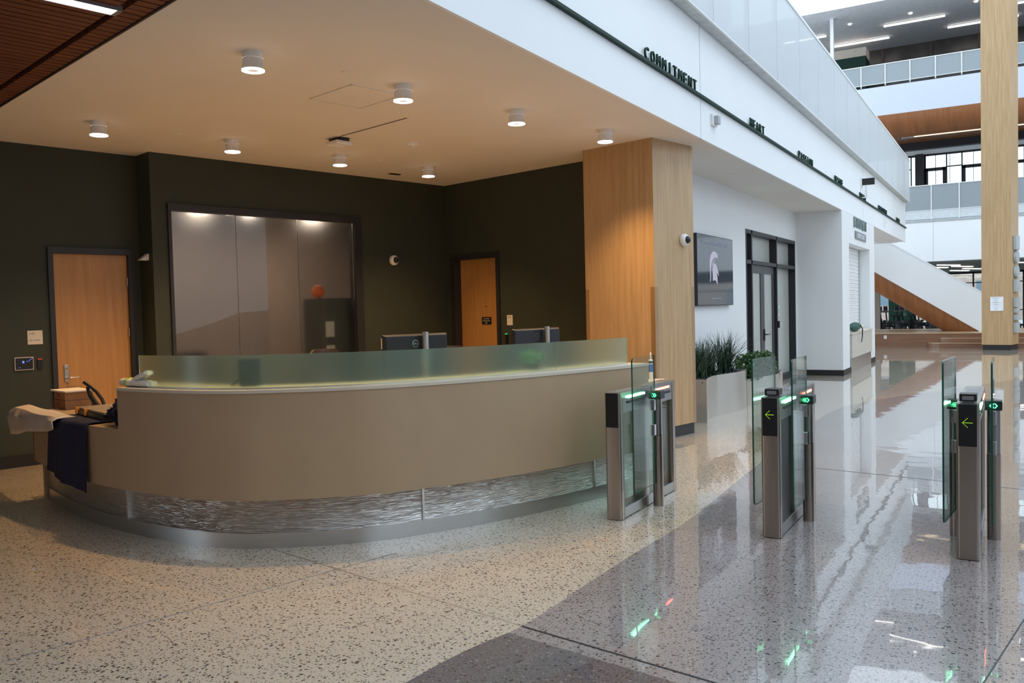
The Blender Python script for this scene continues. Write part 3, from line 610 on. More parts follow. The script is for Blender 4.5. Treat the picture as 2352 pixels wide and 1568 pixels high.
MB().lathe([(0, 0), (.05, 0), (.06, .05), (.05, .05), (0, .045)]).build('pot', 'blackm', t)
mb = MB()
for k in range(60):
    a, b_ = rnd.uniform(0, 6.28), rnd.uniform(.1, .9); p_ = Vector((math.cos(a) * b_ * .1, math.sin(a) * b_ * .1, .06 + rnd.uniform(0, .09))); q = Vector((rnd.uniform(-1, 1), rnd.uniform(-1, 1), rnd.uniform(-.5, 1))).normalized() * .035; s_ = q.orthogonal().normalized() * .018
    mb._f([mb.bm.verts.new(p_ - q), mb.bm.verts.new(p_ + s_), mb.bm.verts.new(p_ + q), mb.bm.verts.new(p_ - s_)])
mb.build('foliage', mat('fresh_leaf', (.05, .25, .06), .5), t, recalc=False)
# things on and around the desk
def cloth(name, label, cat, i0, i1, prof, m, thick=.006, rip=.012, skew=None, seed=1):
    # prof: list of (offset from face, z) from worktop to hem; follows the curved front
    rr = random.Random(seed); ph = rr.uniform(0, 6); n = 26; mb = MB(); base = off((i0 + i1) // 2, 0); base.z = ZW; g = []
    pf = spline([(o, z, 0) for o, z in prof], 6)
    for j, p_ in enumerate(pf):
        v = j / (len(pf) - 1); row = []
        for k in range(n + 1):
            u = k / n; x = i0 + (i1 - i0) * u
            if skew: x += skew(u, v)
            x = max(0, min(len(FC) - 1.001, x)); ii = int(x); fr_ = x - ii
            w_ = rip * v * (math.sin(u * 8 + ph) + .35 * math.sin(u * 23 + ph * 2 + v * 3)) - rip * v
            q = off(ii, p_.x + w_) * (1 - fr_) + off(ii + 1, p_.x + w_) * fr_
            z = p_.y; 
            if v > .5: z -= (v - .5) * 2 * hem(u, name)
            row.append(mb.bm.verts.new((q.x - base.x, q.y - base.y, z - base.z)))
        g.append(row)
    for a, b in zip(g, g[1:]):
        for k in range(n): mb._f([a[k], a[k + 1], b[k + 1], b[k]])
    o = mb.build(name, m, loc=base, smooth=True, recalc=False); sd = o.modifiers.new('thickness', 'SOLIDIFY'); sd.thickness = thick; sd.offset = 0
    return tag(o, label, cat)
def hem(u, name): return u * .08 if name == 'navy_cloth' else 0
i0, i1 = nearest(-6.86, 4.12), nearest(-6.10, 3.94)
cloth('navy_cloth', 'navy blue cloth hanging over the front of the low left end of the desk', 'cloth', i0, i1, [(.36, .815), (.2, .812), (.06, .812), (-.012, .80), (-.03, .72), (-.035, .55), (-.04, .36)], 'navy', skew=lambda u, v: -2.0 * v * (1 - u) + 2.5 * (1 - v) * 0, rip=.016)
mb = MB(); n = 18; g = []                                   # white bag over the far left end
for j in range(9):
    v = j / 8; row = []
    for k in range(n + 1):
        u = k / n; x = -8.12 + u * 1.50; y = 4.43 - u * .455 + .03 * math.sin(u * 9) * v
        if v < .4: yy = y + (.4 - v) * .42; z = .812 + .004 * math.sin(u * 12 + v * 8) - (.05 if u < .1 else 0) * (1 - u * 10)
        else: yy = y - .02 - .02 * math.sin(u * 7); z = .812 - (v - .4) / .6 * (.21 - .13 * u + .008 * math.sin(u * 10)) - (.04 * (1 - u))
        row.append(mb.bm.verts.new((x + (v - .4) * .10 * (1 - u) + 7.5, yy - 4.3, z - .8)))
    g.append(row)
for a, b in zip(g, g[1:]):
    for k in range(n): mb._f([a[k], a[k + 1], b[k + 1], b[k]])
o = mb.build('white_bag', 'plasticbag', loc=(-7.5, 4.3, .8), smooth=True, recalc=False); sd = o.modifiers.new('thickness', 'SOLIDIFY'); sd.thickness = .008
tag(o, 'white cloth-like bag draped over the far left end of the desk', 'bag')
t = thing('storage_case', 'black flat case with a scuffed grey lid and orange latches on the low counter', 'case', (-6.38, 4.36, .815), -.30)
MB().box(-.36, .34, -.22, .2, 0, .045).build('body', 'black', t, bevel=.006); MB().box(-.37, .35, -.21, .21, .045, .062).build('lid', 'totetop', t, bevel=.004)
for x in (-.33, -.10): MB().box(x, x + .035, -.236, -.21, .012, .066).build('latch', 'orange', t)
mb = MB(); r2 = random.Random(3)
bmesh.ops.create_icosphere(mb.bm, subdivisions=4, radius=1)
for v in mb.bm.verts:
    n_ = v.co.copy(); k = 1 + .14 * math.sin(n_.x * 9 + n_.y * 4) + .10 * math.sin(n_.y * 13 + n_.z * 7) + .06 * math.sin(n_.z * 21 + n_.x * 11); v.co = Vector((n_.x * .15 * k, n_.y * .13 * k, max(n_.z, -.75) * .105 * k))
tag(mb.build('crumpled_cloth', 'navy', loc=(-5.86, 4.10, .885), rot=.3, smooth=True), 'crumpled dark navy cloth bundled against the tall part of the desk', 'cloth')
t = thing('cardboard_box', 'brown cardboard box at the back of the low counter, under another box', 'box', (-7.53, 4.70, .797), -.25, 'cardboard boxes on the low counter')
mb = MB().box(-.155, .155, -.12, .12, 0, .075); mb.build('carton', 'card', t); mb = MB(); text_bm(mb, 'XXL', .09, .03, .0006, face_mtx((-.03, -.1205, .045), (1, 0, 0))); mb.build('marking', 'ink', t)
t2 = dup(t, (-7.54, 4.71, .873), 'brown cardboard box on top of another one, with a white foam sheet over it', -.27)
tag(MB().box(-.19, .20, -.12, .13, 0, .014).build('foam_sheet', 'foam', loc=(-7.56, 4.70, .949), rot=-.22, bevel=.004), 'thin white foam sheet lying on the stacked cardboard boxes', 'sheet')
t = thing('curved_handle', 'black curved plastic hoop with a spoke on the low counter before the wooden door', 'tool', (-7.12, 4.68, .797), .25)  # curved handle-like tool, not further identified
MB().tube([(-.15, 0, .245), (-.10, 0, .215), (-.02, 0, .16), (.04, 0, .09), (.075, 0, .0)], [.018, .017, .015, .015, .016]).build('hoop', 'black', t, smooth=True)
MB().tube([(-.12, 0, .20), (-.09, 0, .13), (-.04, 0, .06), (.03, 0, .0)], [.012, .02, .024, .02]).build('spoke', 'black', t, smooth=True); MB().tube([(-.04, 0, .06), (-.1, 0, .0)], .012).build('foot', 'black', t, smooth=True)
t = thing('wrapped_rolls', 'folded white towels with lime green band on left end of desk top', 'towel', (-5.58, 3.98, 1.103), -.12)
def roll(mb, p0, p1, w, h, seed):
    p0, p1 = Vector(p0), Vector(p1); d_ = (p1 - p0); s_ = Vector((-d_.y, d_.x, 0)).normalized(); u_ = d_.cross(s_).normalized(); u_ = u_ if u_.z > 0 else -u_; rings = []
    for k in range(9):
        t_ = k / 8; kk = .86 + .14 * math.sin(math.pi * min(1, t_ * 1.1)); rings.append([mb.bm.verts.new(p0 + d_ * t_ + s_ * math.copysign(abs(math.cos(a)) ** .7, math.cos(a)) * w * kk + u_ * (math.copysign(abs(math.sin(a)) ** .7, math.sin(a)) * h * kk)) for a in [2 * math.pi * i / 18 for i in range(18)]])
    for a, b in zip(rings, rings[1:]):
        for i in range(18): mb._f([a[i], a[(i + 1) % 18], b[(i + 1) % 18], b[i]])
    mb._f(rings[0][::-1]); mb._f(rings[-1])
mb = MB(); roll(mb, (-.17, 0, .032), (.02, 0, .030), .055, .030, 1); roll(mb, (.0, .0, .026), (.17, .02, .024), .055, .024, 2); mb.build('lower_towel', 'paper', t, smooth=True)
mb = MB(); roll(mb, (-.02, .0, .045), (.13, .02, .105), .045, .020, 3); mb.build('upper_towel', 'paper', t, smooth=True)
mb = MB(); roll(mb, (-.09, 0, .032), (-.055, 0, .032), .059, .034, 3); mb.build('band', 'lime', t, smooth=True)
t = thing('caulk_tube', 'white caulk tube with blue print standing on the low right end of the desk', 'tube', (-3.58, 9.16, .771))
MB().lathe([(0, 0), (.024, 0), (.024, .215), (.02, .222), (.008, .226), (.006, .30), (.003, .305)]).build('cartridge', 'whitep', t, smooth=True)
MB().lathe([(.0245, .08), (.0245, .17)]).build('label_band', mat('blue_print', (.05, .18, .55), .5), t, smooth=True); MB().lathe([(.0248, .18), (.0248, .205)]).build('print_band', 'ink', t, smooth=True)
# ---------------------------------------------------------------- speed gates
def arrow_dots(mb, x0, z0, y, pitch, r):
    pts = [(i, 0) for i in range(9)] + [(i, i) for i in range(1, 5)] + [(i, -i) for i in range(1, 5)]
    for a, b in pts: mb.box(x0 + a * pitch - r, x0 + a * pitch + r, y - .001, y, z0 + b * pitch - r, z0 + b * pitch + r)
def chev(mb, y, s, kind):
    def c_(x, d_=1, w=.006): mb.prism([(x, .016), (x + w * 1.3, .016), (x + w * 1.3 + .013 * d_, 0), (x + w * 1.3, -.016), (x, -.016), (x + .013 * d_, 0)], y - .001, y, 'y')
    if kind == 'cc': c_(-.018); c_(-.002)
    else: c_(.004); c_(-.012, -1); mb.prism([(-.006, 0), (0, .008), (.006, 0), (0, -.008)], y - .001, y, 'y')
def gate(x, label, arrow, left, scanner, solid, kind):
    t = thing('speed_gate', label, 'turnstile', (x, 5.83, 0), 0, 'speed gates'); hw = .0625; L = 1.21; H = .96
    b = MB()
    # front and rear posts with rounded corners
    def rp(y0, y1, r=.022):
        pts = []
        for cx, cy, a0 in ((hw - r, y1 - r, 0), (-hw + r, y1 - r, 90), (-hw + r, y0 + r, 180), (hw - r, y0 + r, 270)):
            for k in range(5): a = R(a0 + k * 22.5); pts.append((cx + r * math.cos(a), cy + r * math.sin(a)))
        return pts
    b.prism(rp(0, .085), .004, H - .012); b.build('end_post', 'steel', t, smooth=True); b = MB(); b.prism(rp(1.13, L), .004, H - .012); b.build('end_post', 'steel', t, smooth=True)
    mb = MB(); mb.box(-hw + .006, hw - .006, .07, 1.15, .80, H - .012); mb.box(-hw + .004, hw - .004, .07, 1.15, .006, .085); mb.box(-hw + .012, hw - .012, .50, .60, .085, .80); mb.build('frame', 'steelc', t, bevel=.003)
    mb = MB(); mb.prism(rp(0, L), H - .012, H); mb.build('top_cap', 'steelc', t, smooth=True)
    mb = MB(); mb.box(-hw + .03, hw - .03, .09, .45, H, H + .001); mb.box(-hw + .02, hw - .02, .62, 1.0, H, H + .001); mb.build('top_inlay', 'grey', t)
    for a, c in ((.085, .50), (.60, 1.13)):
        if solid: MB().box(-.028, .028, a, c, .085, .80).build('side_panel', mat('dark_steel', (.16, .165, .17), .3, 1) if 'dark_steel' not in bpy.data.materials else bpy.data.materials['dark_steel'], t)
        else:
            for xx in (-.03, .03): MB().box(xx - .004, xx + .004, a, c, .085, .80).build('side_glass', 'gateglass', t)
    mb = MB(); mb.box(-.05, .05, -.003, .012, .70, H - .002); d_ = mb.build('front_display', 'blackm', t, bevel=.003)
    if arrow: mb = MB(); arrow_dots(mb, -.028, .845, -.0035, .0066, .0017); mb.build('arrow', 'ledo', d_)
    for sd in ((1,) if not left else (1, -1)):
        X = sd * hw; e_ = sd * .001
        def bx(a, b_, z0, z1, dx, nm, m): MB().box(min(X - e_, X + sd * dx), max(X - e_, X + sd * dx), a, b_, z0, z1).build(nm, m, t)
        bx(.16, .50, .908, .924, .005, 'green_light', 'ledgw'); bx(.155, .49, .868, .884, .0, 'card_slot', 'black')
        bx(.66, 1.10, .825, .95, -.003, 'reader_panel', 'steelc'); bx(.74, 1.06, .908, .924, .003, 'red_light', 'ledr'); bx(.70, 1.09, .862, .885, .001, 'card_slot', 'black')
        px = sd * (hw + (.065 if sd > 0 else .032)); py = .60
        MB().cyl((px, py, .0), (px, py, .57), .042).build('post_foot', 'steel', t, smooth=True)
        MB().cyl((px, py, .574), (px, py, .86), .040).build('hinge_post', 'steelc', t, smooth=True)
        mb = MB(); mb.box(px - .05, px + .05, py - .055, py + .05, .862, .925); bxo = mb.build('signal_box', 'black', t, bevel=.004)
        mb = MB()
        m_ = Matrix.Translation((px, py - .056, .893)); tmp = MB(); chev(tmp, 0, 1, kind); tmp.bm.transform(m_); tmp.build('signal_symbol', 'ledsym', bxo, recalc=True)
        gx = px - sd * 0 if sd > 0 else px - .0
        p0 = Vector((px - sd * .0, py - .05, 0)); p1 = Vector((px + (.0 if sd > 0 else -.045), py - .05 - .455, 0))
        if sd > 0: p0.x = px - .01 + .01; p1.x = p0.x
        dv = (p1 - p0); ang = math.atan2(dv.y, dv.x); Lw = dv.length; m_ = Matrix.Translation(p0) @ Matrix.Rotation(ang, 4, 'Z')
        r = .03; z0, z1 = .19, 1.215; pl_ = [(0, z0), (Lw - r, z0)] + [(Lw - r + r * math.sin(R(a)), z0 + r - r * math.cos(R(a))) for a in (30, 60, 90)] + [(Lw - r + r * math.cos(R(a)), z1 - r + r * math.sin(R(a))) for a in (0, 30, 60, 90)] + [(0, z1)]
        pn = MB(); pn.prism(pl_, -.0055, .0055, 'y', m_); wing = pn.build('glass_wing', ['gateglass'], t)
        me = wing.data; me.materials.append(MT['gedge'])
        for f in me.polygons:
            if len(f.vertices) == 4: f.material_index = 1
        for zz in (.62, .82):
            mb = MB(); mb.box(-.03, .055, -.016, .016, zz - .045, zz + .045, m_); mb.build('hinge', 'chrome', t, bevel=.004)
    if scanner:
        s = MB(); s.box(-.048, .048, .06, .165, H + .008, H + .055); so = s.build('scanner', 'black', t, bevel=.005); mb = MB(); mb.box(-.032, .032, .058, .0605, H + .018, H + .042); mb.build('reader_window', 'grey', so); MB().box(-.03, .03, .07, .15, H, H + .01).build('mount', 'grey', so)
    return t
gate(-2.595, 'brushed steel glass-wing turnstile standing closest to the reception desk', False, False, False, False, 'cc')
gate(-1.43, 'brushed steel glass-wing turnstile standing in the middle, with scanner box and green arrow', True, True, True, True, 'dc')
gate(-.245, 'brushed steel glass-wing turnstile farthest to the right, with scanner box and green arrow', True, True, True, True, 'c')
# ---------------------------------------------------------------- planters and plants
def planter(name, label, prof, w, h, y0, near):
    t = thing(name, label, 'planter', (near[0], near[1], 0)); P = spline([(x, y, 0) for x, y in prof], 8)
    pr = [(p_.x - near[0], p_.y - near[1]) for p_ in P]; out = pr + [(x - w, y) for x, y in reversed(pr)]
    inn = [(x - .025, y) for x, y in pr[1:-1]] + [(x - w + .025, y) for x, y in reversed(pr[1:-1])]
    mb = MB(); n = len(out)
    lo = [mb.bm.verts.new((x, y, 0)) for x, y in out]; hi = [mb.bm.verts.new((x, y, h)) for x, y in out]
    for i in range(n): mb._f([lo[i], lo[(i + 1) % n], hi[(i + 1) % n], hi[i]])
    mb.build('body', 'planter', t, smooth=True)
    mb = MB(); mb.prism(inn, h - .10, h - .04); so = mb.build('soil', 'soil', t)
    mb = MB(); r_ = random.Random(5)
    for k in range(260):
        q = r_.choice(pr); x = q[0] - r_.uniform(.04, w - .04); z = h - .045 + r_.uniform(0, .035); s_ = r_.uniform(.008, .022); m_ = Matrix.Translation((x, q[1] + r_.uniform(-.03, .03), z)) @ Matrix.Rotation(r_.uniform(0, 3), 4, Vector((r_.random(), r_.random(), r_.random() + .1)))
        mb.box(-s_ * 1.6, s_ * 1.6, -s_, s_, -s_ * .3, s_ * .3, m_)
    o = mb.build('bark_chips', 'soil', t); o['kind'] = 'stuff'
    return t
planter('planter', 'tall wavy metal planter with spiky grass beside the wood column', [(-3.59, 11.22), (-3.64, 11.40), (-3.685, 11.72), (-3.68, 12.0), (-3.62, 12.28), (-3.56, 12.6), (-3.55, 12.95), (-3.585, 13.2)], .42, .59, 0, (-3.62, 11.22))
planter('planter', 'lower wavy metal planter with a leafy bush beyond the taller planter', [(-3.60, 13.28), (-3.60, 13.5), (-3.52, 13.8), (-3.44, 14.2), (-3.42, 14.6), (-3.50, 15.0), (-3.52, 15.3)], .45, .42, 0, (-3.6, 13.28))
def grass(x, y, z, n, hmin, hmax, sp, label, seed):
    r_ = random.Random(seed); mb = MB()
    for k in range(n):
        a = r_.uniform(0, 6.283); L_ = r_.uniform(hmin, hmax); lean = r_.uniform(.05, sp); b0 = Vector((r_.gauss(0, .055), r_.gauss(0, .075), 0)); d_ = Vector((math.cos(a), math.sin(a), 0)); s_ = Vector((-d_.y, d_.x, 0)).lerp(Vector((r_.uniform(-1, 1), r_.uniform(-1, 1), 0)), .4).normalized(); w_ = r_.uniform(.005, .009); prev = None
        for j in range(7):
            t_ = j / 6; c = b0 + d_ * (lean * L_ * t_ ** 1.7) + Vector((0, 0, L_ * (t_ - .16 * lean * t_ ** 3))); ww = w_ * (1 - t_ ** 2.2) + .0006; c.x = max(c.x, -4.12 - x) if x + c.x < -4.12 else c.x; cur = (mb.bm.verts.new(c - s_ * ww), mb.bm.verts.new(c + s_ * ww))
            if prev: mb._f([prev[0], prev[1], cur[1], cur[0]])
            prev = cur
    return tag(mb.build('ornamental_grass', 'leaf', loc=(x, y, z), smooth=True, recalc=False), label, 'plant', 'grasses in the tall planter')
grass(-3.84, 11.50, .54, 200, .30, .62, .75, 'dark green spiky grass at the column end of the tall planter', 1)
grass(-3.86, 12.05, .54, 200, .28, .62, .8, 'dark green spiky grass in the middle of the tall planter', 2)
grass(-3.78, 12.72, .54, 240, .30, .72, 1.0, 'dark green spiky grass at the bush end of the tall planter, leaning far out', 3)
def bush(x, y, z, n, rx, ry, rz, label, seed):
    r_ = random.Random(seed); t = thing('leafy_bush', label, 'plant', (x, y, z), 0, 'bushes in the low planter'); mb = MB()
    for k in range(n):
        v = Vector((r_.gauss(0, 1), r_.gauss(0, 1), r_.gauss(0, 1))).normalized() * r_.uniform(.55, 1.0); p_ = Vector((v.x * rx, v.y * ry, rz * .75 + v.z * rz)); d_ = (Vector((v.x, v.y, v.z * .6)) + Vector((r_.uniform(-.7, .7), r_.uniform(-.7, .7), r_.uniform(-.7, .5)))).normalized(); s_ = d_.orthogonal().normalized(); s_ = (Matrix.Rotation(r_.uniform(0, 6), 3, d_) @ s_); l_ = r_.uniform(.03, .055); nn = d_.cross(s_) * l_ * .2
        mb._f([mb.bm.verts.new(p_ - d_ * l_), mb.bm.verts.new(p_ + s_ * l_ * .45 - nn), mb.bm.verts.new(p_ + d_ * l_), mb.bm.verts.new(p_ - s_ * l_ * .45 - nn)])
    mb.build('foliage', 'leaf2', t, recalc=False); mb = MB()
    for k in range(8): a = k * .78; mb.tube([(0, 0, -.03), (math.cos(a) * rx * .4, math.sin(a) * ry * .4, rz * .7), (math.cos(a) * rx * .7, math.sin(a) * ry * .7, rz * 1.2)], .006, 6)
    mb.build('stems', mat('stem_brown', (.08, .06, .03), .7) if k and 'stem_brown' not in bpy.data.materials else bpy.data.materials['stem_brown'], t)
bush(-3.68, 13.72, .40, 900, .24, .34, .24, 'leafy light green bush spilling over the near end of the low planter', 11)
bush(-3.66, 14.5, .40, 900, .22, .38, .24, 'leafy light green bush at the far end of the low planter, behind the glass wing', 12)
# ---------------------------------------------------------------- ceiling fittings
def downlight(c, d, label):
    t = thing('cylinder_downlight', label, 'ceiling light', lob(c, d, ZC), PHI, 'surface mounted downlights over the desk')
    mb = MB(); mb.lathe([(0, 0), (.076, 0), (.076, -.045)]); mb.build('canopy', 'whitep', t, smooth=True)
    mb = MB(); mb.lathe([(.074, -.045), (.072, -.048), (.076, -.050), (.077, -.118), (.084, -.128)]); mb.build('housing', 'whitep', t, smooth=True)
    mb = MB(); mb.lathe([(.084, -.128), (.084, -.136), (.048, -.138), (.046, -.130)]); mb.build('light_ring', 'ring', t, smooth=True)
    mb = MB(); mb.lathe([(.046, -.130), (.03, -.11), (0, -.105)]); mb.build('reflector', mat('lamp_reflector', (.5, .45, .4), .4) if 'lamp_reflector' not in bpy.data.materials else bpy.data.materials['lamp_reflector'], t, smooth=True)
    l = bpy.data.lights.new('downlight_spot', 'SPOT'); l.energy = LAMP_W; l.color = LAMP_COL; l.spot_size = R(104); l.spot_blend = 1.0; l.shadow_soft_size = .04
    o = bpy.data.objects.new('downlight_spot', l); COL.objects.link(o); o.location = (0, 0, -.15); o.parent = t
    return t
pos = ['at the slatted ceiling end', 'second from the slatted ceiling', 'third from the slatted ceiling', 'at the wood column end']
for r_i, d in enumerate((5.83, 8.85)):
    for i in range(4): downlight(3.32 + 1.43 * i, d, 'white cylinder downlight in the row %s, %s' % (('over the desk front', 'near the frosted window wall')[r_i], pos[i]))
hp_ = [(4.40, 6.10), (4.86, 6.09), (4.98, 6.75), (4.42, 6.69)]
t = thing('access_hatch', 'square plaster access hatch in the ceiling beside the row of downlights', 'hatch', lob(4.67, 6.40, ZC), PHI)
MB().box(-.27, .27, -.31, .31, -.004, .004).build('panel', 'ceil', t); mb = MB()
for b in ((-.285, -.272, -.325, .325), (.272, .285, -.325, .325), (-.285, .285, -.325, -.312), (-.285, .285, .312, .325)): mb.box(*b, -.008, .002)
mb.build('frame', 'ceil', t); MB().box(-.272, -.266, -.31, .31, -.0045, .003).build('gap', 'jamb', t)
t = thing('slot_diffuser', 'long thin black slot diffuser in the plaster ceiling', 'vent', lob(5.55, 7.35, ZC), PHI); MB().box(-.012, .012, -.58, .58, -.002, .004).build('slot', 'blackm', t); mb = MB(); mb.box(-.03, -.012, -.6, .6, -.003, .002); mb.box(.012, .03, -.6, .6, -.003, .002); mb.build('flange', 'ceil', t)
t = thing('access_point', 'white square wireless access point on a dark ceiling mount', 'access point', lob(5.62, 8.05, ZC), PHI); MB().box(-.06, .06, -.11, .11, -.035, 0).build('mount', 'black', t); MB().box(-.11, .11, -.11, .11, -.075, -.035).build('body', 'whitep', t, bevel=.012)
t = thing('smoke_detector', 'small white domed detector on the ceiling above the monitors', 'detector', lob(6.42, 7.74, ZC)); MB().lathe([(0, 0), (.075, 0), (.07, -.02), (.03, -.03), (.028, -.055), (0, -.06)]).build('body', 'whitep', t, smooth=True)
for c, d, lb in ((4.15, 5.8, 'above the access hatch'), (4.15, 8.93, 'left of the second back downlight'), (6.84, 5.89, 'between the two right front downlights'), (6.85, 8.94, 'between the two right back downlights')):
    tag(MB().lathe([(0, -.006), (.045, -.006), (.05, 0), (0, 0)]).build('sprinkler_cover', 'ceil', loc=lob(c, d, ZC), smooth=True), 'round flat sprinkler cover on the ceiling %s' % lb, 'sprinkler cover', 'ceiling sprinkler covers')
for x, y, lb in ((-3.68, 12.85, 'nearer the wood column'), (-3.68, 17.05, 'nearer the storefront')): tag(MB().lathe([(0, -.006), (.045, -.006), (.05, 0), (0, 0)]).build('sprinkler_cover', 'ceil', loc=(x, y, ZC), smooth=True), 'round flat sprinkler cover on the white soffit %s' % lb, 'sprinkler cover', 'ceiling sprinkler covers')
tag(MB().box(-.09, .09, -.03, .03, -.012, 0).build('ceiling_sensor', 'black', loc=lob(7.62, 9.59, ZC), rot=PHI, bevel=.003), 'small flat black fixture on the ceiling near the dark corner', 'sensor')
# ---------------------------------------------------------------- wall fittings
def dome(loc, rot, label, s=1.0):
    t = thing('dome_camera', label, 'camera', loc, rot)           # local -y points out of the wall
    MB().lathe([(0, 0), (.075 * s, 0), (.075 * s, -.03), (.06 * s, -.055), (.047 * s, -.06)], axis='y').build('housing', 'whitep', t, smooth=True)
    MB().ball((0, -.055 * s, 0), .048 * s, 1, .95, 1).build('dome', 'black', t, smooth=True); return t
dome(lob(7.92, DB, 2.38), PHI, 'round white dome camera on the dark wall right of the frosted window')
dome(lob(8.37 + .62, 5.725, 2.40), PHI + math.pi, 'white dome camera with black lens on the right face of the wood column')
bpy.context.view_layer.update()
t = bpy.data.objects['dome_camera.001']; t.rotation_euler = (0, 0, PHI)
t = thing('wall_horn', 'small white triangular device on the side of the dark wall corner', 'fixture', lob(4.33, DB + .16, 2.33), PHI); MB().prism([(0, .05), (-.10, -.03), (0, -.03)], -.05, .05, 'y').build('body', 'whitep', t)
def plate(loc, rot, w, h, label, lines, name='room_sign'):
    t = thing(name, label, 'sign', loc, rot); MB().box(-w / 2, w / 2, -.008, 0, -h / 2, h / 2).build('panel', 'sign', t, bevel=.001)
    mb = MB()
    for s_, w_, h_, x, z in lines: text_bm(mb, s_, w_, h_, .0008, face_mtx((x, -.0085, z), (1, 0, 0)))
    mb.build('lettering', 'ink', t); return t
plate(lob(3.13, DL, 1.425), PHI, .155, .155, 'pale square room sign reading 1125 REC ADMIN left of the wooden door', [('1125', .055, .022, -.03, .045), ('REC ADMIN', .11, .015, -.005, -.03)])
plate(lob(CR, 8.69, 1.45), PHI - math.pi / 2, .115, .15, 'pale room sign reading 1125B beside the far wooden door', [('1125B', .07, .02, -.01, .045)])
t = thing('touch_panel', 'small tablet touch panel with a blue lit screen beside the card reader', 'touch panel', lob(3.005, DL, 1.14), PHI)
MB().box(-.095, .095, -.022, 0, -.072, .072).build('bezel', 'sign', t, bevel=.004); MB().box(-.088, .088, -.0235, -.02, -.064, .064).build('display', 'black', t)
mb = MB(); mb.box(-.02, .0, -.0242, -.0236, .005, .03); mb.box(-.06, -.052, -.0242, -.0236, -.045, -.04); mb.box(-.045, -.038, -.0242, -.0236, -.045, -.04); mb.tube([(.02, -.0238, .02), (.045, -.0238, .028), (.085, -.0238, .06)], .002); mb.build('icons', 'ledb', t)
t = thing('card_reader', 'slim black card reader with a red light left of the wooden door', 'card reader', lob(3.165, DL, 1.13), PHI); MB().box(-.026, .026, -.02, 0, -.055, .055).build('body', 'black', t, bevel=.003); MB().box(-.024, .024, -.0215, -.002, .047, .055).build('light', emis('red_dim', (.9, .05, .02), .8), t)
t = thing('card_reader', 'slim black card reader with a green light beside the far wooden door', 'card reader', lob(CR, 8.76, 1.18), PHI - math.pi / 2); MB().box(-.026, .026, -.02, 0, -.09, .07).build('body', 'black', t, bevel=.003); MB().box(-.024, .024, -.0215, -.002, .062, .072).build('light', emis('green_dim', (.05, .9, .3), 1), t)
t = thing('light_switch', 'pale wall control plate partly hidden behind the left monitor', 'switch', lob(7.70, DB, 1.15), PHI); MB().box(-.055, .055, -.008, 0, -.08, .08).build('plate', 'sign', t, bevel=.002); MB().box(-.025, .04, -.01, -.007, .0, .05).build('rocker', 'brown', t)
# ---------------------------------------------------------------- far end of the atrium
YF = 38.0
struct(MB().box(-12, 14, YF, YF + .4, 3.12, 4.74).build('wall_far_lower', 'fascia'))
struct(MB().box(-12, 14, YF + .02, YF + 16, 3.09, 3.13).build('ceiling_gym', 'gymc'))
struct(MB().box(-12, 14, YF, YF + 8, 4.74, 4.80).build('floor_far', 'gunder'))
mb = MB(); mb.box(-12, 14, YF - .02, YF, 4.70, 4.78); mb.box(-2.78, -2.77, YF - .004, YF, 3.12, 4.7); struct(mb.build('trim_11', 'midgrey'))
def guard(name, label, x0, x1, pitch, z0, z1, solid, m, ph):
    t = thing(name, label, 'railing', (x0, YF + .05, z0))
    k = -ph
    while k < x1 - x0:
        a, b = max(0, k), min(x1 - x0, k + pitch); MB().box(a + .02, b - .02, 0, .012, solid, z1 - z0 - .03).build('mesh_panel', m, t); k += pitch
    mb = MB(); k = -ph + pitch
    while k < x1 - x0: mb.box(k - .018, k + .018, -.03, .012, -.05, z1 - z0); k += pitch
    mb.box(0, x1 - x0, -.02, .02, z1 - z0 - .03, z1 - z0); mb.box(0, x1 - x0, -.015, .015, solid - .02, solid); mb.build('rail_frame', 'white', t)
    if solid > .1: MB().box(0, x1 - x0, .0, .012, .02, solid - .02).build('kick_panel', mat('grey_white_panel', (.62, .66, .68), .5), t)
    return t
guard('guard_railing', 'white framed mesh guard railing on the middle balcony at the far end', -11, 12, .99, 4.80, 6.19, .38, 'meshg', 11 - 3.32 - 7 * .99 + .0)
guard('guard_railing', 'white framed mesh guard railing on the top balcony at the far end', -11, 12, .92, 10.42, 11.26, .06, 'meshg', 11 - 5.54 - 5 * .92)
# middle balcony back wall with windows
Yw = 45.0
mb = MB(); mb.box(-12, 14, Yw, Yw + .2, 4.8, 6.9); mb.box(-12, 14, Yw - .5, Yw + .2, 8.66, 9.0); mb.build('wall_far_back', 'jamb'); struct(bpy.data.objects['wall_far_back'])
struct(MB().box(-12, 14, Yw - .1, Yw + .1, 8.46, 8.66).build('trim_12', 'white'))
struct(MB().box(CR + .23, CR + .27, 8.7, 10.1, 0, 2.6).build('light_block_far_door', 'rwall', rot=PHI))  # added backing, stops sky light leaking through the gaps of the far door
struct(MB().box(3.2, 4.3, DL + .21, DL + .25, 0, 2.6).build('light_block_near_door', 'rwall', rot=PHI))  # same added light stop behind the near door's gaps
wn = MB()
def fb(x0, x1, z0, z1, y0=Yw - .05, y1=Yw + .08): wn.box(x0, x1, y0, y1, z0, z1)
xs = -12.0
fb(-12, 14, 8.38, 8.46); fb(-12, 14, 6.9, 7.02)
pat = [(-6.3, -4.24, 0), (-4.04, -3.63, 2), (-3.63, -2.73, 1), (-2.70, -2.09, 0), (-2.06, -.9, 1), (-.88, -.1, 0), (-.06, .75, 1), (.8, 1.8, 0), (1.84, 3.0, 1), (3.04, 4, 0)]
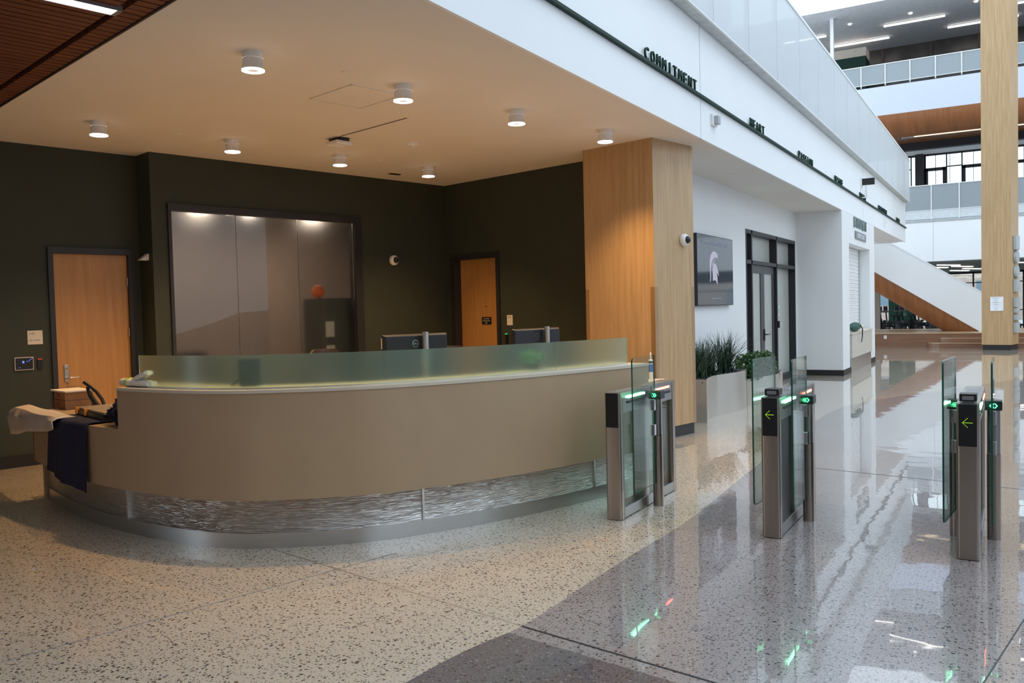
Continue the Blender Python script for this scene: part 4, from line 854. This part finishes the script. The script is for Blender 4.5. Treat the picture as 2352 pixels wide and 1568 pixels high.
for a, b, k in pat:
    fb(b, b + .05, 7.0, 8.4)
    if k == 2: fb(a, b, 7.0, 8.4); continue
    if k == 1: fb(a, a + .14, 7.0, 7.79); fb(b - .14, b, 7.0, 7.79); fb(a, b, 7.66, 7.80); fb(a + .45, a + .47, 7.0, 8.4)
    else: fb(a, b, 7.79, 7.83); fb(a + .12, a + .135, 7.0, 8.4)
fb(-12, -6.3, 7.0, 8.4); fb(4, 14, 7, 8.4)
wn = struct(wn.build('window_3', 'jamb')); MB().box(-6.3, 4, Yw + .09, Yw + .1, 7.0, 8.4).build('pane', 'winglass', wn)
mb = MB()
mb.box(-4.02, -3.66, Yw - .3, Yw - .06, 4.8, 8.46); mb.box(2.2, 2.5, Yw - .3, Yw - .06, 4.8, 8.46)
struct(mb.build('wall_far_piers', 'jamb'))
# curved cedar bulkhead, its soffit and strip light
prof = [(YF - .02 + 1.15 * (1 - math.cos(R(k * 11.25))), 9.16 - .78 * math.sin(R(k * 11.25))) for k in range(9)]
mb = MB(); mb.prism([(y, z) for y, z in prof] + [(YF + 1.2, 8.38), (YF + 1.2, 9.16)], -12, 14, 'x'); struct(mb.build('wall_cedar_bulkhead', 'walnut', smooth=True))
struct(MB().box(-12, 14, YF + 1.1, Yw + .3, 9.0, 9.1).build('ceiling_cedar', 'walnut'))
t = thing('strip_light', 'long thin warm strip light under the curved cedar bulkhead at the far end', 'ceiling light', (-3.55, YF + 1.26, 8.36)); MB().box(0, 4.4, -.03, .03, 0, .03).build('diffuser', 'stripw', t); MB().box(-.5, 4.5, .03, .05, -.01, .06).build('housing', 'midgrey', t)
struct(MB().box(-12, 14, YF - .02, YF + .3, 9.16, 10.33).build('wall_far_upper', mat('lavender_white_paint', (.56, .60, .72), .5, var=.015)))
struct(MB().box(-12, 14, YF + .0, YF + 9, 10.28, 10.34).build('floor_top', 'jamb'))
# top level
struct(MB().box(-14, 14, YF, 52, 13.78, 13.80).build('ceiling_top', mat('pale_grey_ceiling', (.80, .80, .82), .6)))
struct(MB().box(-14, 14, 45.2, 45.4, 10.3, 13.8).build('wall_top_back', 'dkwin'))
mb = MB()
for z in (11.6, 12.7): mb.box(-6.0, 14, 45.12, 45.2, z, z + .10)
for x in (-5.5, -3.4, -1.4, .8): mb.box(x, x + .12, 45.1, 45.2, 10.3, 13.7)
struct(mb.build('trim_13', 'brown'))
tag(MB().box(-.07, .07, -.07, .07, 0, 3.44).build('white_post', 'white', loc=(-6.74, 39.2, 10.34)), 'slim round-edged white post on the top balcony at the far end', 'post')
t = thing('dark_cabinet', 'dark green cabinet box on the top balcony beside the white post', 'cabinet', (-6.6, 42.5, 10.34)); MB().box(-.9, .75, 0, 1.2, 0, 2.55).build('body', 'green', t); MB().box(-.9, .75, .1, 1.2, 2.55, 2.98).build('bulkhead', mat('cream_bulkhead', (.6, .52, .44), .7), t)
lb = {0: 'the pair nearer the skylight', 1: 'the row farther back'}
for x0, x1, y, l_ in ((-4.93, -2.52, 41.37, 'middle front one'), (-7.33, -4.93, 43.24, 'farther back, left of centre'), (-2.52, .2, 43.24, 'farther back, running behind the tall column'), (-9.2, -7.36, 41.29, 'leftmost, cut off by the screen'), (.1, 2.6, 41.4, 'right of the tall column')):
    t = thing('linear_light', 'glowing white linear light on the top ceiling, %s' % l_, 'ceiling light', (x0, y, 13.70), 0, 'linear lights on the top ceiling'); MB().box(0, x1 - x0, -.05, .05, 0, .05).build('diffuser', 'strip', t); MB().box(-.02, x1 - x0 + .02, -.06, .06, .05, .08).build('housing', 'midgrey', t)
for x, y, l_ in ((-6.18, 40.3, 'left of the middle linear light'), (-3.76, 40.3, 'above the middle linear light'), (-1.31, 40.3, 'beside the tall column')): tag(MB().lathe([(0, -.02), (.06, -.02), (.07, 0), (0, 0)]).build('small_downlight', 'strip', loc=(x, y, 13.76)), 'tiny round downlight on the top ceiling %s' % l_, 'ceiling light', 'tiny downlights on the top ceiling')
# gym behind the stairs
for x, y, l_ in ((-2.4, 40.9, 'front, left'), (-3.0, 43.3, 'second from the stairs'), (-2.0, 43.4, 'middle'), (-1.75, 47.3, 'near the column'), (-2.4, 49.5, 'deep middle'), (.45, 41.8, 'right of the column, front'), (.9, 46.5, 'right of the column, back')):
    t = thing('gym_light', 'bright linear light under the gym ceiling behind the stairs, %s' % l_, 'ceiling light', (x, y, 3.03), R(62), 'linear lights in the gym'); MB().box(-.75, .75, -.07, .07, 0, .03).build('diffuser', 'strip', t); MB().box(-.77, .77, -.08, .08, .03, .05).build('housing', 'midgrey', t)
gw = MB(); Yg = 54.0
for x in (-9, -7.2, -5.4, -3.5, -1.95, .45, 1.6, 3.2): gw.box(x - .04, x + .04, Yg - .05, Yg + .05, 0, 3.1)
gw.box(-12, 14, Yg - .05, Yg + .05, 2.98, 3.1); gw.box(-12, 14, Yg - .04, Yg + .04, 2.45, 2.5); gw.box(-12, 14, Yg - .04, Yg + .04, .9, .95)
gw = struct(gw.build('window_4', 'jamb')); MB().box(-12, 14, Yg + .06, Yg + .07, 0, 3.1).build('pane', 'winglass', gw)
struct(MB().box(-40, 40, 54.2, 110, -.05, -.01).build('ground_outside', 'gunder'))
t = thing('neighbouring_building', 'pale brick building seen through the gym windows', 'building', (0, 72, 0)); MB().box(-25, 20, 0, 6, 0, 9).build('wall', 'facade', t)
for i in range(9):
    for z in (1.2, 4.4): MB().box(-16 + i * 3.4, -14.2 + i * 3.4, -.05, .0, z, z + 1.7).build('window', 'facwin', t)
struct(MB().box(-9, -5.15, 41, 41.2, 0, 3.1).build('wall_gym_side', 'rwall'))
t = thing('green_banner', 'dark green banner with pale vertical lettering hanging in the gym under the stairs', 'banner', (-5.35, 50.5, 0)); MB().box(-.55, .75, -.02, .02, .2, 3.09).build('cloth', 'greenb', t)
mb = MB()
for i, ch in enumerate('BATTLE'): text_bm(mb, ch, .26, .20, .004, face_mtx((.22, -.025, 2.25 - i * .27), (1, 0, 0)) @ Matrix.Rotation(R(90), 4, 'Z'))
mb.build('lettering', 'gyw', t)
def bike(x, y, rot, label, s=1.0, row=True):
    t = thing('exercise_machine', label, 'exercise machine', (x, y, 0), rot, 'machines in the gym')
    MB().cyl((-.03, .42, .36), (.03, .42, .36), .26).build('flywheel', 'black', t, smooth=True)
    mb = MB(); mb.box(-.05, .05, -.7, .7, .05, .12); mb.box(-.28, .28, -.72, -.64, 0, .08); mb.box(-.28, .28, .64, .72, 0, .08); mb.tube([(0, -.35, .1), (0, -.3, .85)], .03); mb.tube([(0, .3, .1), (0, .42, 1.05)], .03); mb.tube([(0, -.3, .4), (0, .35, .45)], .04); mb.build('frame', 'blackm', t)
    MB().box(-.13, .13, -.45, -.17, .85, .92).build('saddle', 'black', t, bevel=.02)
    mb = MB(); mb.tube([(-.24, .25, 1.12), (-.22, .45, 1.08), (.22, .45, 1.08), (.24, .25, 1.12)], .018); mb.build('handlebar', 'grey', t)
    MB().box(-.14, .14, .42, .46, 1.1, 1.32).build('console', 'black', t, bevel=.01); return t
k = 0
for x, y in ((-5.0, 42.6), (-4.35, 43.2), (-3.7, 43.8), (-3.05, 44.4), (-5.0, 44.6), (-4.35, 45.2), (-3.7, 45.8), (-3.05, 46.4)):
    bike(x, y, R(60), 'black exercise machine under the stairs in the %s row, %s from the grey side wall' % (('front', 'back')[k // 4], ('first', 'second', 'third', 'fourth')[k % 4])); k += 1
bike(.42, 42.0, R(80), 'black exercise machine seen right of the tall wood column')
for j, (x, y) in enumerate(((-4.6, 41.6), (-3.3, 41.9))):
    t = thing('weight_rack', 'low black rack in the gym under the stairs, %s' % ('nearer the side wall' if j == 0 else 'nearer the foot of the stairs'), 'rack', (x, y, 0), 0, 'racks in the gym')
    mb = MB(); mb.box(-.6, .6, -.2, .2, .22, .26); mb.box(-.6, .6, -.1, .3, .55, .59); mb.box(-.62, -.56, -.25, .3, 0, .75); mb.box(.56, .62, -.25, .3, 0, .75); mb.build('frame', 'blackm', t)
    for z, yy in ((.33, 0), (.66, .1)):
        for i in range(5): mb = MB(); x_ = -.45 + i * .22; mb.cyl((x_, yy - .12, z), (x_, yy - .04, z), .06, n=8); mb.cyl((x_, yy + .04, z), (x_, yy + .12, z), .06, n=8); mb.cyl((x_, yy - .05, z), (x_, yy + .05, z), .015, n=8); mb.build('dumbbell', 'black', t)
# platform, steps and the white stair
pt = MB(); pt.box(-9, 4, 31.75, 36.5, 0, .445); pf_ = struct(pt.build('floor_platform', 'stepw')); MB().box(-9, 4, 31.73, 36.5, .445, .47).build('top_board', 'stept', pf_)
t = thing('curved_steps', 'two low rounded wooden steps in front of the stair platform', 'steps', (-.2, 31.75, 0))
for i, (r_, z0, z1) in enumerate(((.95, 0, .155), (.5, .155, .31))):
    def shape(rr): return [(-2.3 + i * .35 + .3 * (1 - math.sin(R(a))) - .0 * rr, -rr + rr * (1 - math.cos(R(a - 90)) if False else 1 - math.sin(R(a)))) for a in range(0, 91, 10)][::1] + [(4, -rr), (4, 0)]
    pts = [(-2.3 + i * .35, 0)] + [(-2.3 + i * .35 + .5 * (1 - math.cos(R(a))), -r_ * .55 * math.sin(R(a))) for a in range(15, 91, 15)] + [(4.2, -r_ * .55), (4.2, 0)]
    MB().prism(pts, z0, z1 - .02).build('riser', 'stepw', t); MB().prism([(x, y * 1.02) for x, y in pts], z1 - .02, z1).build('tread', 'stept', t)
wall_box('power_outlet', 'small pale outlet on the front of the wooden stair platform', 'outlet', (-3.82, 31.73, .34), (('plate', 'sign', (-.05, .05, -.01, 0, -.06, .06)),))
t = thing('white_staircase', 'white sided stair with a rounded cedar underside descending to the wooden platform', 'staircase', (-.9, 33.0, .47))
def sx(x): return x + .9
sl = (2.61 - .41) / (-4.29 + .95)
lo = lambda x: .41 + (x + .95) * sl; hi = lambda x: 1.80 + (x + .95) * (3.63 - 1.89) / (-3.65 + .95)
P = [(-.93, lo(-.93) - .47 + .02), (-.93, hi(-.93) - .47), (-6.5, hi(-6.5) - .47), (-6.5, lo(-6.5) - .47)]
MB().prism([(sx(x), z) for x, z in P], 0, .12, 'y').build('balustrade', 'fascia', t); MB().prism([(sx(x), z) for x, z in P], 2.1, 2.22, 'y').build('balustrade', 'fascia', t)
MB().prism([(sx(P[1][0]), P[1][1] - .02), (sx(P[1][0]), P[1][1] + .03), (sx(P[2][0]), P[2][1] + .03), (sx(P[2][0]), P[2][1] - .02)], -.01, .26, 'y').build('coping', 'white', t)
mb = MB(); g = []
for k in range(13):
    a = R(k * 15); row = []
    for x in (-.95, -6.5): row.append(mb.bm.verts.new((sx(x), .06 + 1.05 * (1 - math.cos(a)), lo(x) - .47 - .80 * math.sin(a) ** .8 + .03)))
    g.append(row)
for a, b in zip(g, g[1:]): mb._f([a[0], b[0], b[1], a[1]])
mb.build('underside', 'walnut', t, smooth=True)
mb = MB(); n_ = 12
for i in range(20):
    x = -1.1 - i * .28; mb.box(sx(x) - .3, sx(x), .12, 2.1, lo(x) - .47 + .02, lo(x) - .47 + .18)
mb.build('treads', 'stept', t); t['label'] = 'white sided stair with a rounded cedar underside descending to the wooden platform'
# underside of the upper floor beyond the equipment wall, with its end beam
struct(MB().box(-3.95, XF - .03, 24.3, 31.59, ZC - .001, ZC + .078).box(-3.95, XF - .26, 24.3, 31.59, ZC + .078, 4.3).build('ceiling_soffit', 'white'))
struct(MB().box(-9, XF - .26, 31.6, 31.9, ZC - .002, 4.88).build('wall_end_beam', 'fascia'))
struct(MB().box(-9, -3.95, 24.3, 31.6, 4.3, 4.4).build('ceiling_plenum', 'rwall'))
tag(MB().cyl((-5.4, 29.5, 3.75), (-4.0, 29.5, 3.75), .07).build('overhead_duct', 'midgrey', smooth=True), 'grey round duct under the upper floor beyond the equipment wall', 'duct')
# ---------------------------------------------------------------- rest of the hall (mostly out of frame)
struct(MB().box(12, 12.2, -7, 60, 0, 4.9).build('wall_hall_right', 'white'))
struct(MB().box(12, 12.2, -7, 60, 9.5, 14).build('wall_hall_right_top', 'white'))
struct(MB().box(-14, 12, -7.2, -7, 0, 14).build('wall_hall_front', 'rwall'))
t = thing('stair_balustrade', 'white solid stair balustrade on the other side of the hall', 'balustrade', (8, 9, 0))
MB().prism([(-6, -.2 + 1.0), (1.0, 1.09), (2.05, 1.37), (3.0, 1.72), (3.7, 1.77), (4.7, 1.80), (4.7, 6.5), (-6, 6.5)], 0, .15, 'x').build('panel', 'fascia', t); MB().prism([(-6, 0), (4.7, 0), (4.7, 1.80), (3.7, 1.77), (3.0, 1.72), (2.05, 1.37), (1.0, 1.09), (-6, .8)], .01, .14, 'x').build('base', 'brown', t)
struct(MB().box(-3.2, 12, -7, 1.0, 8.0, 8.2).build('sky_block_hall', 'white'))  # added unseen roof, keeps sky light off the left of the lobby
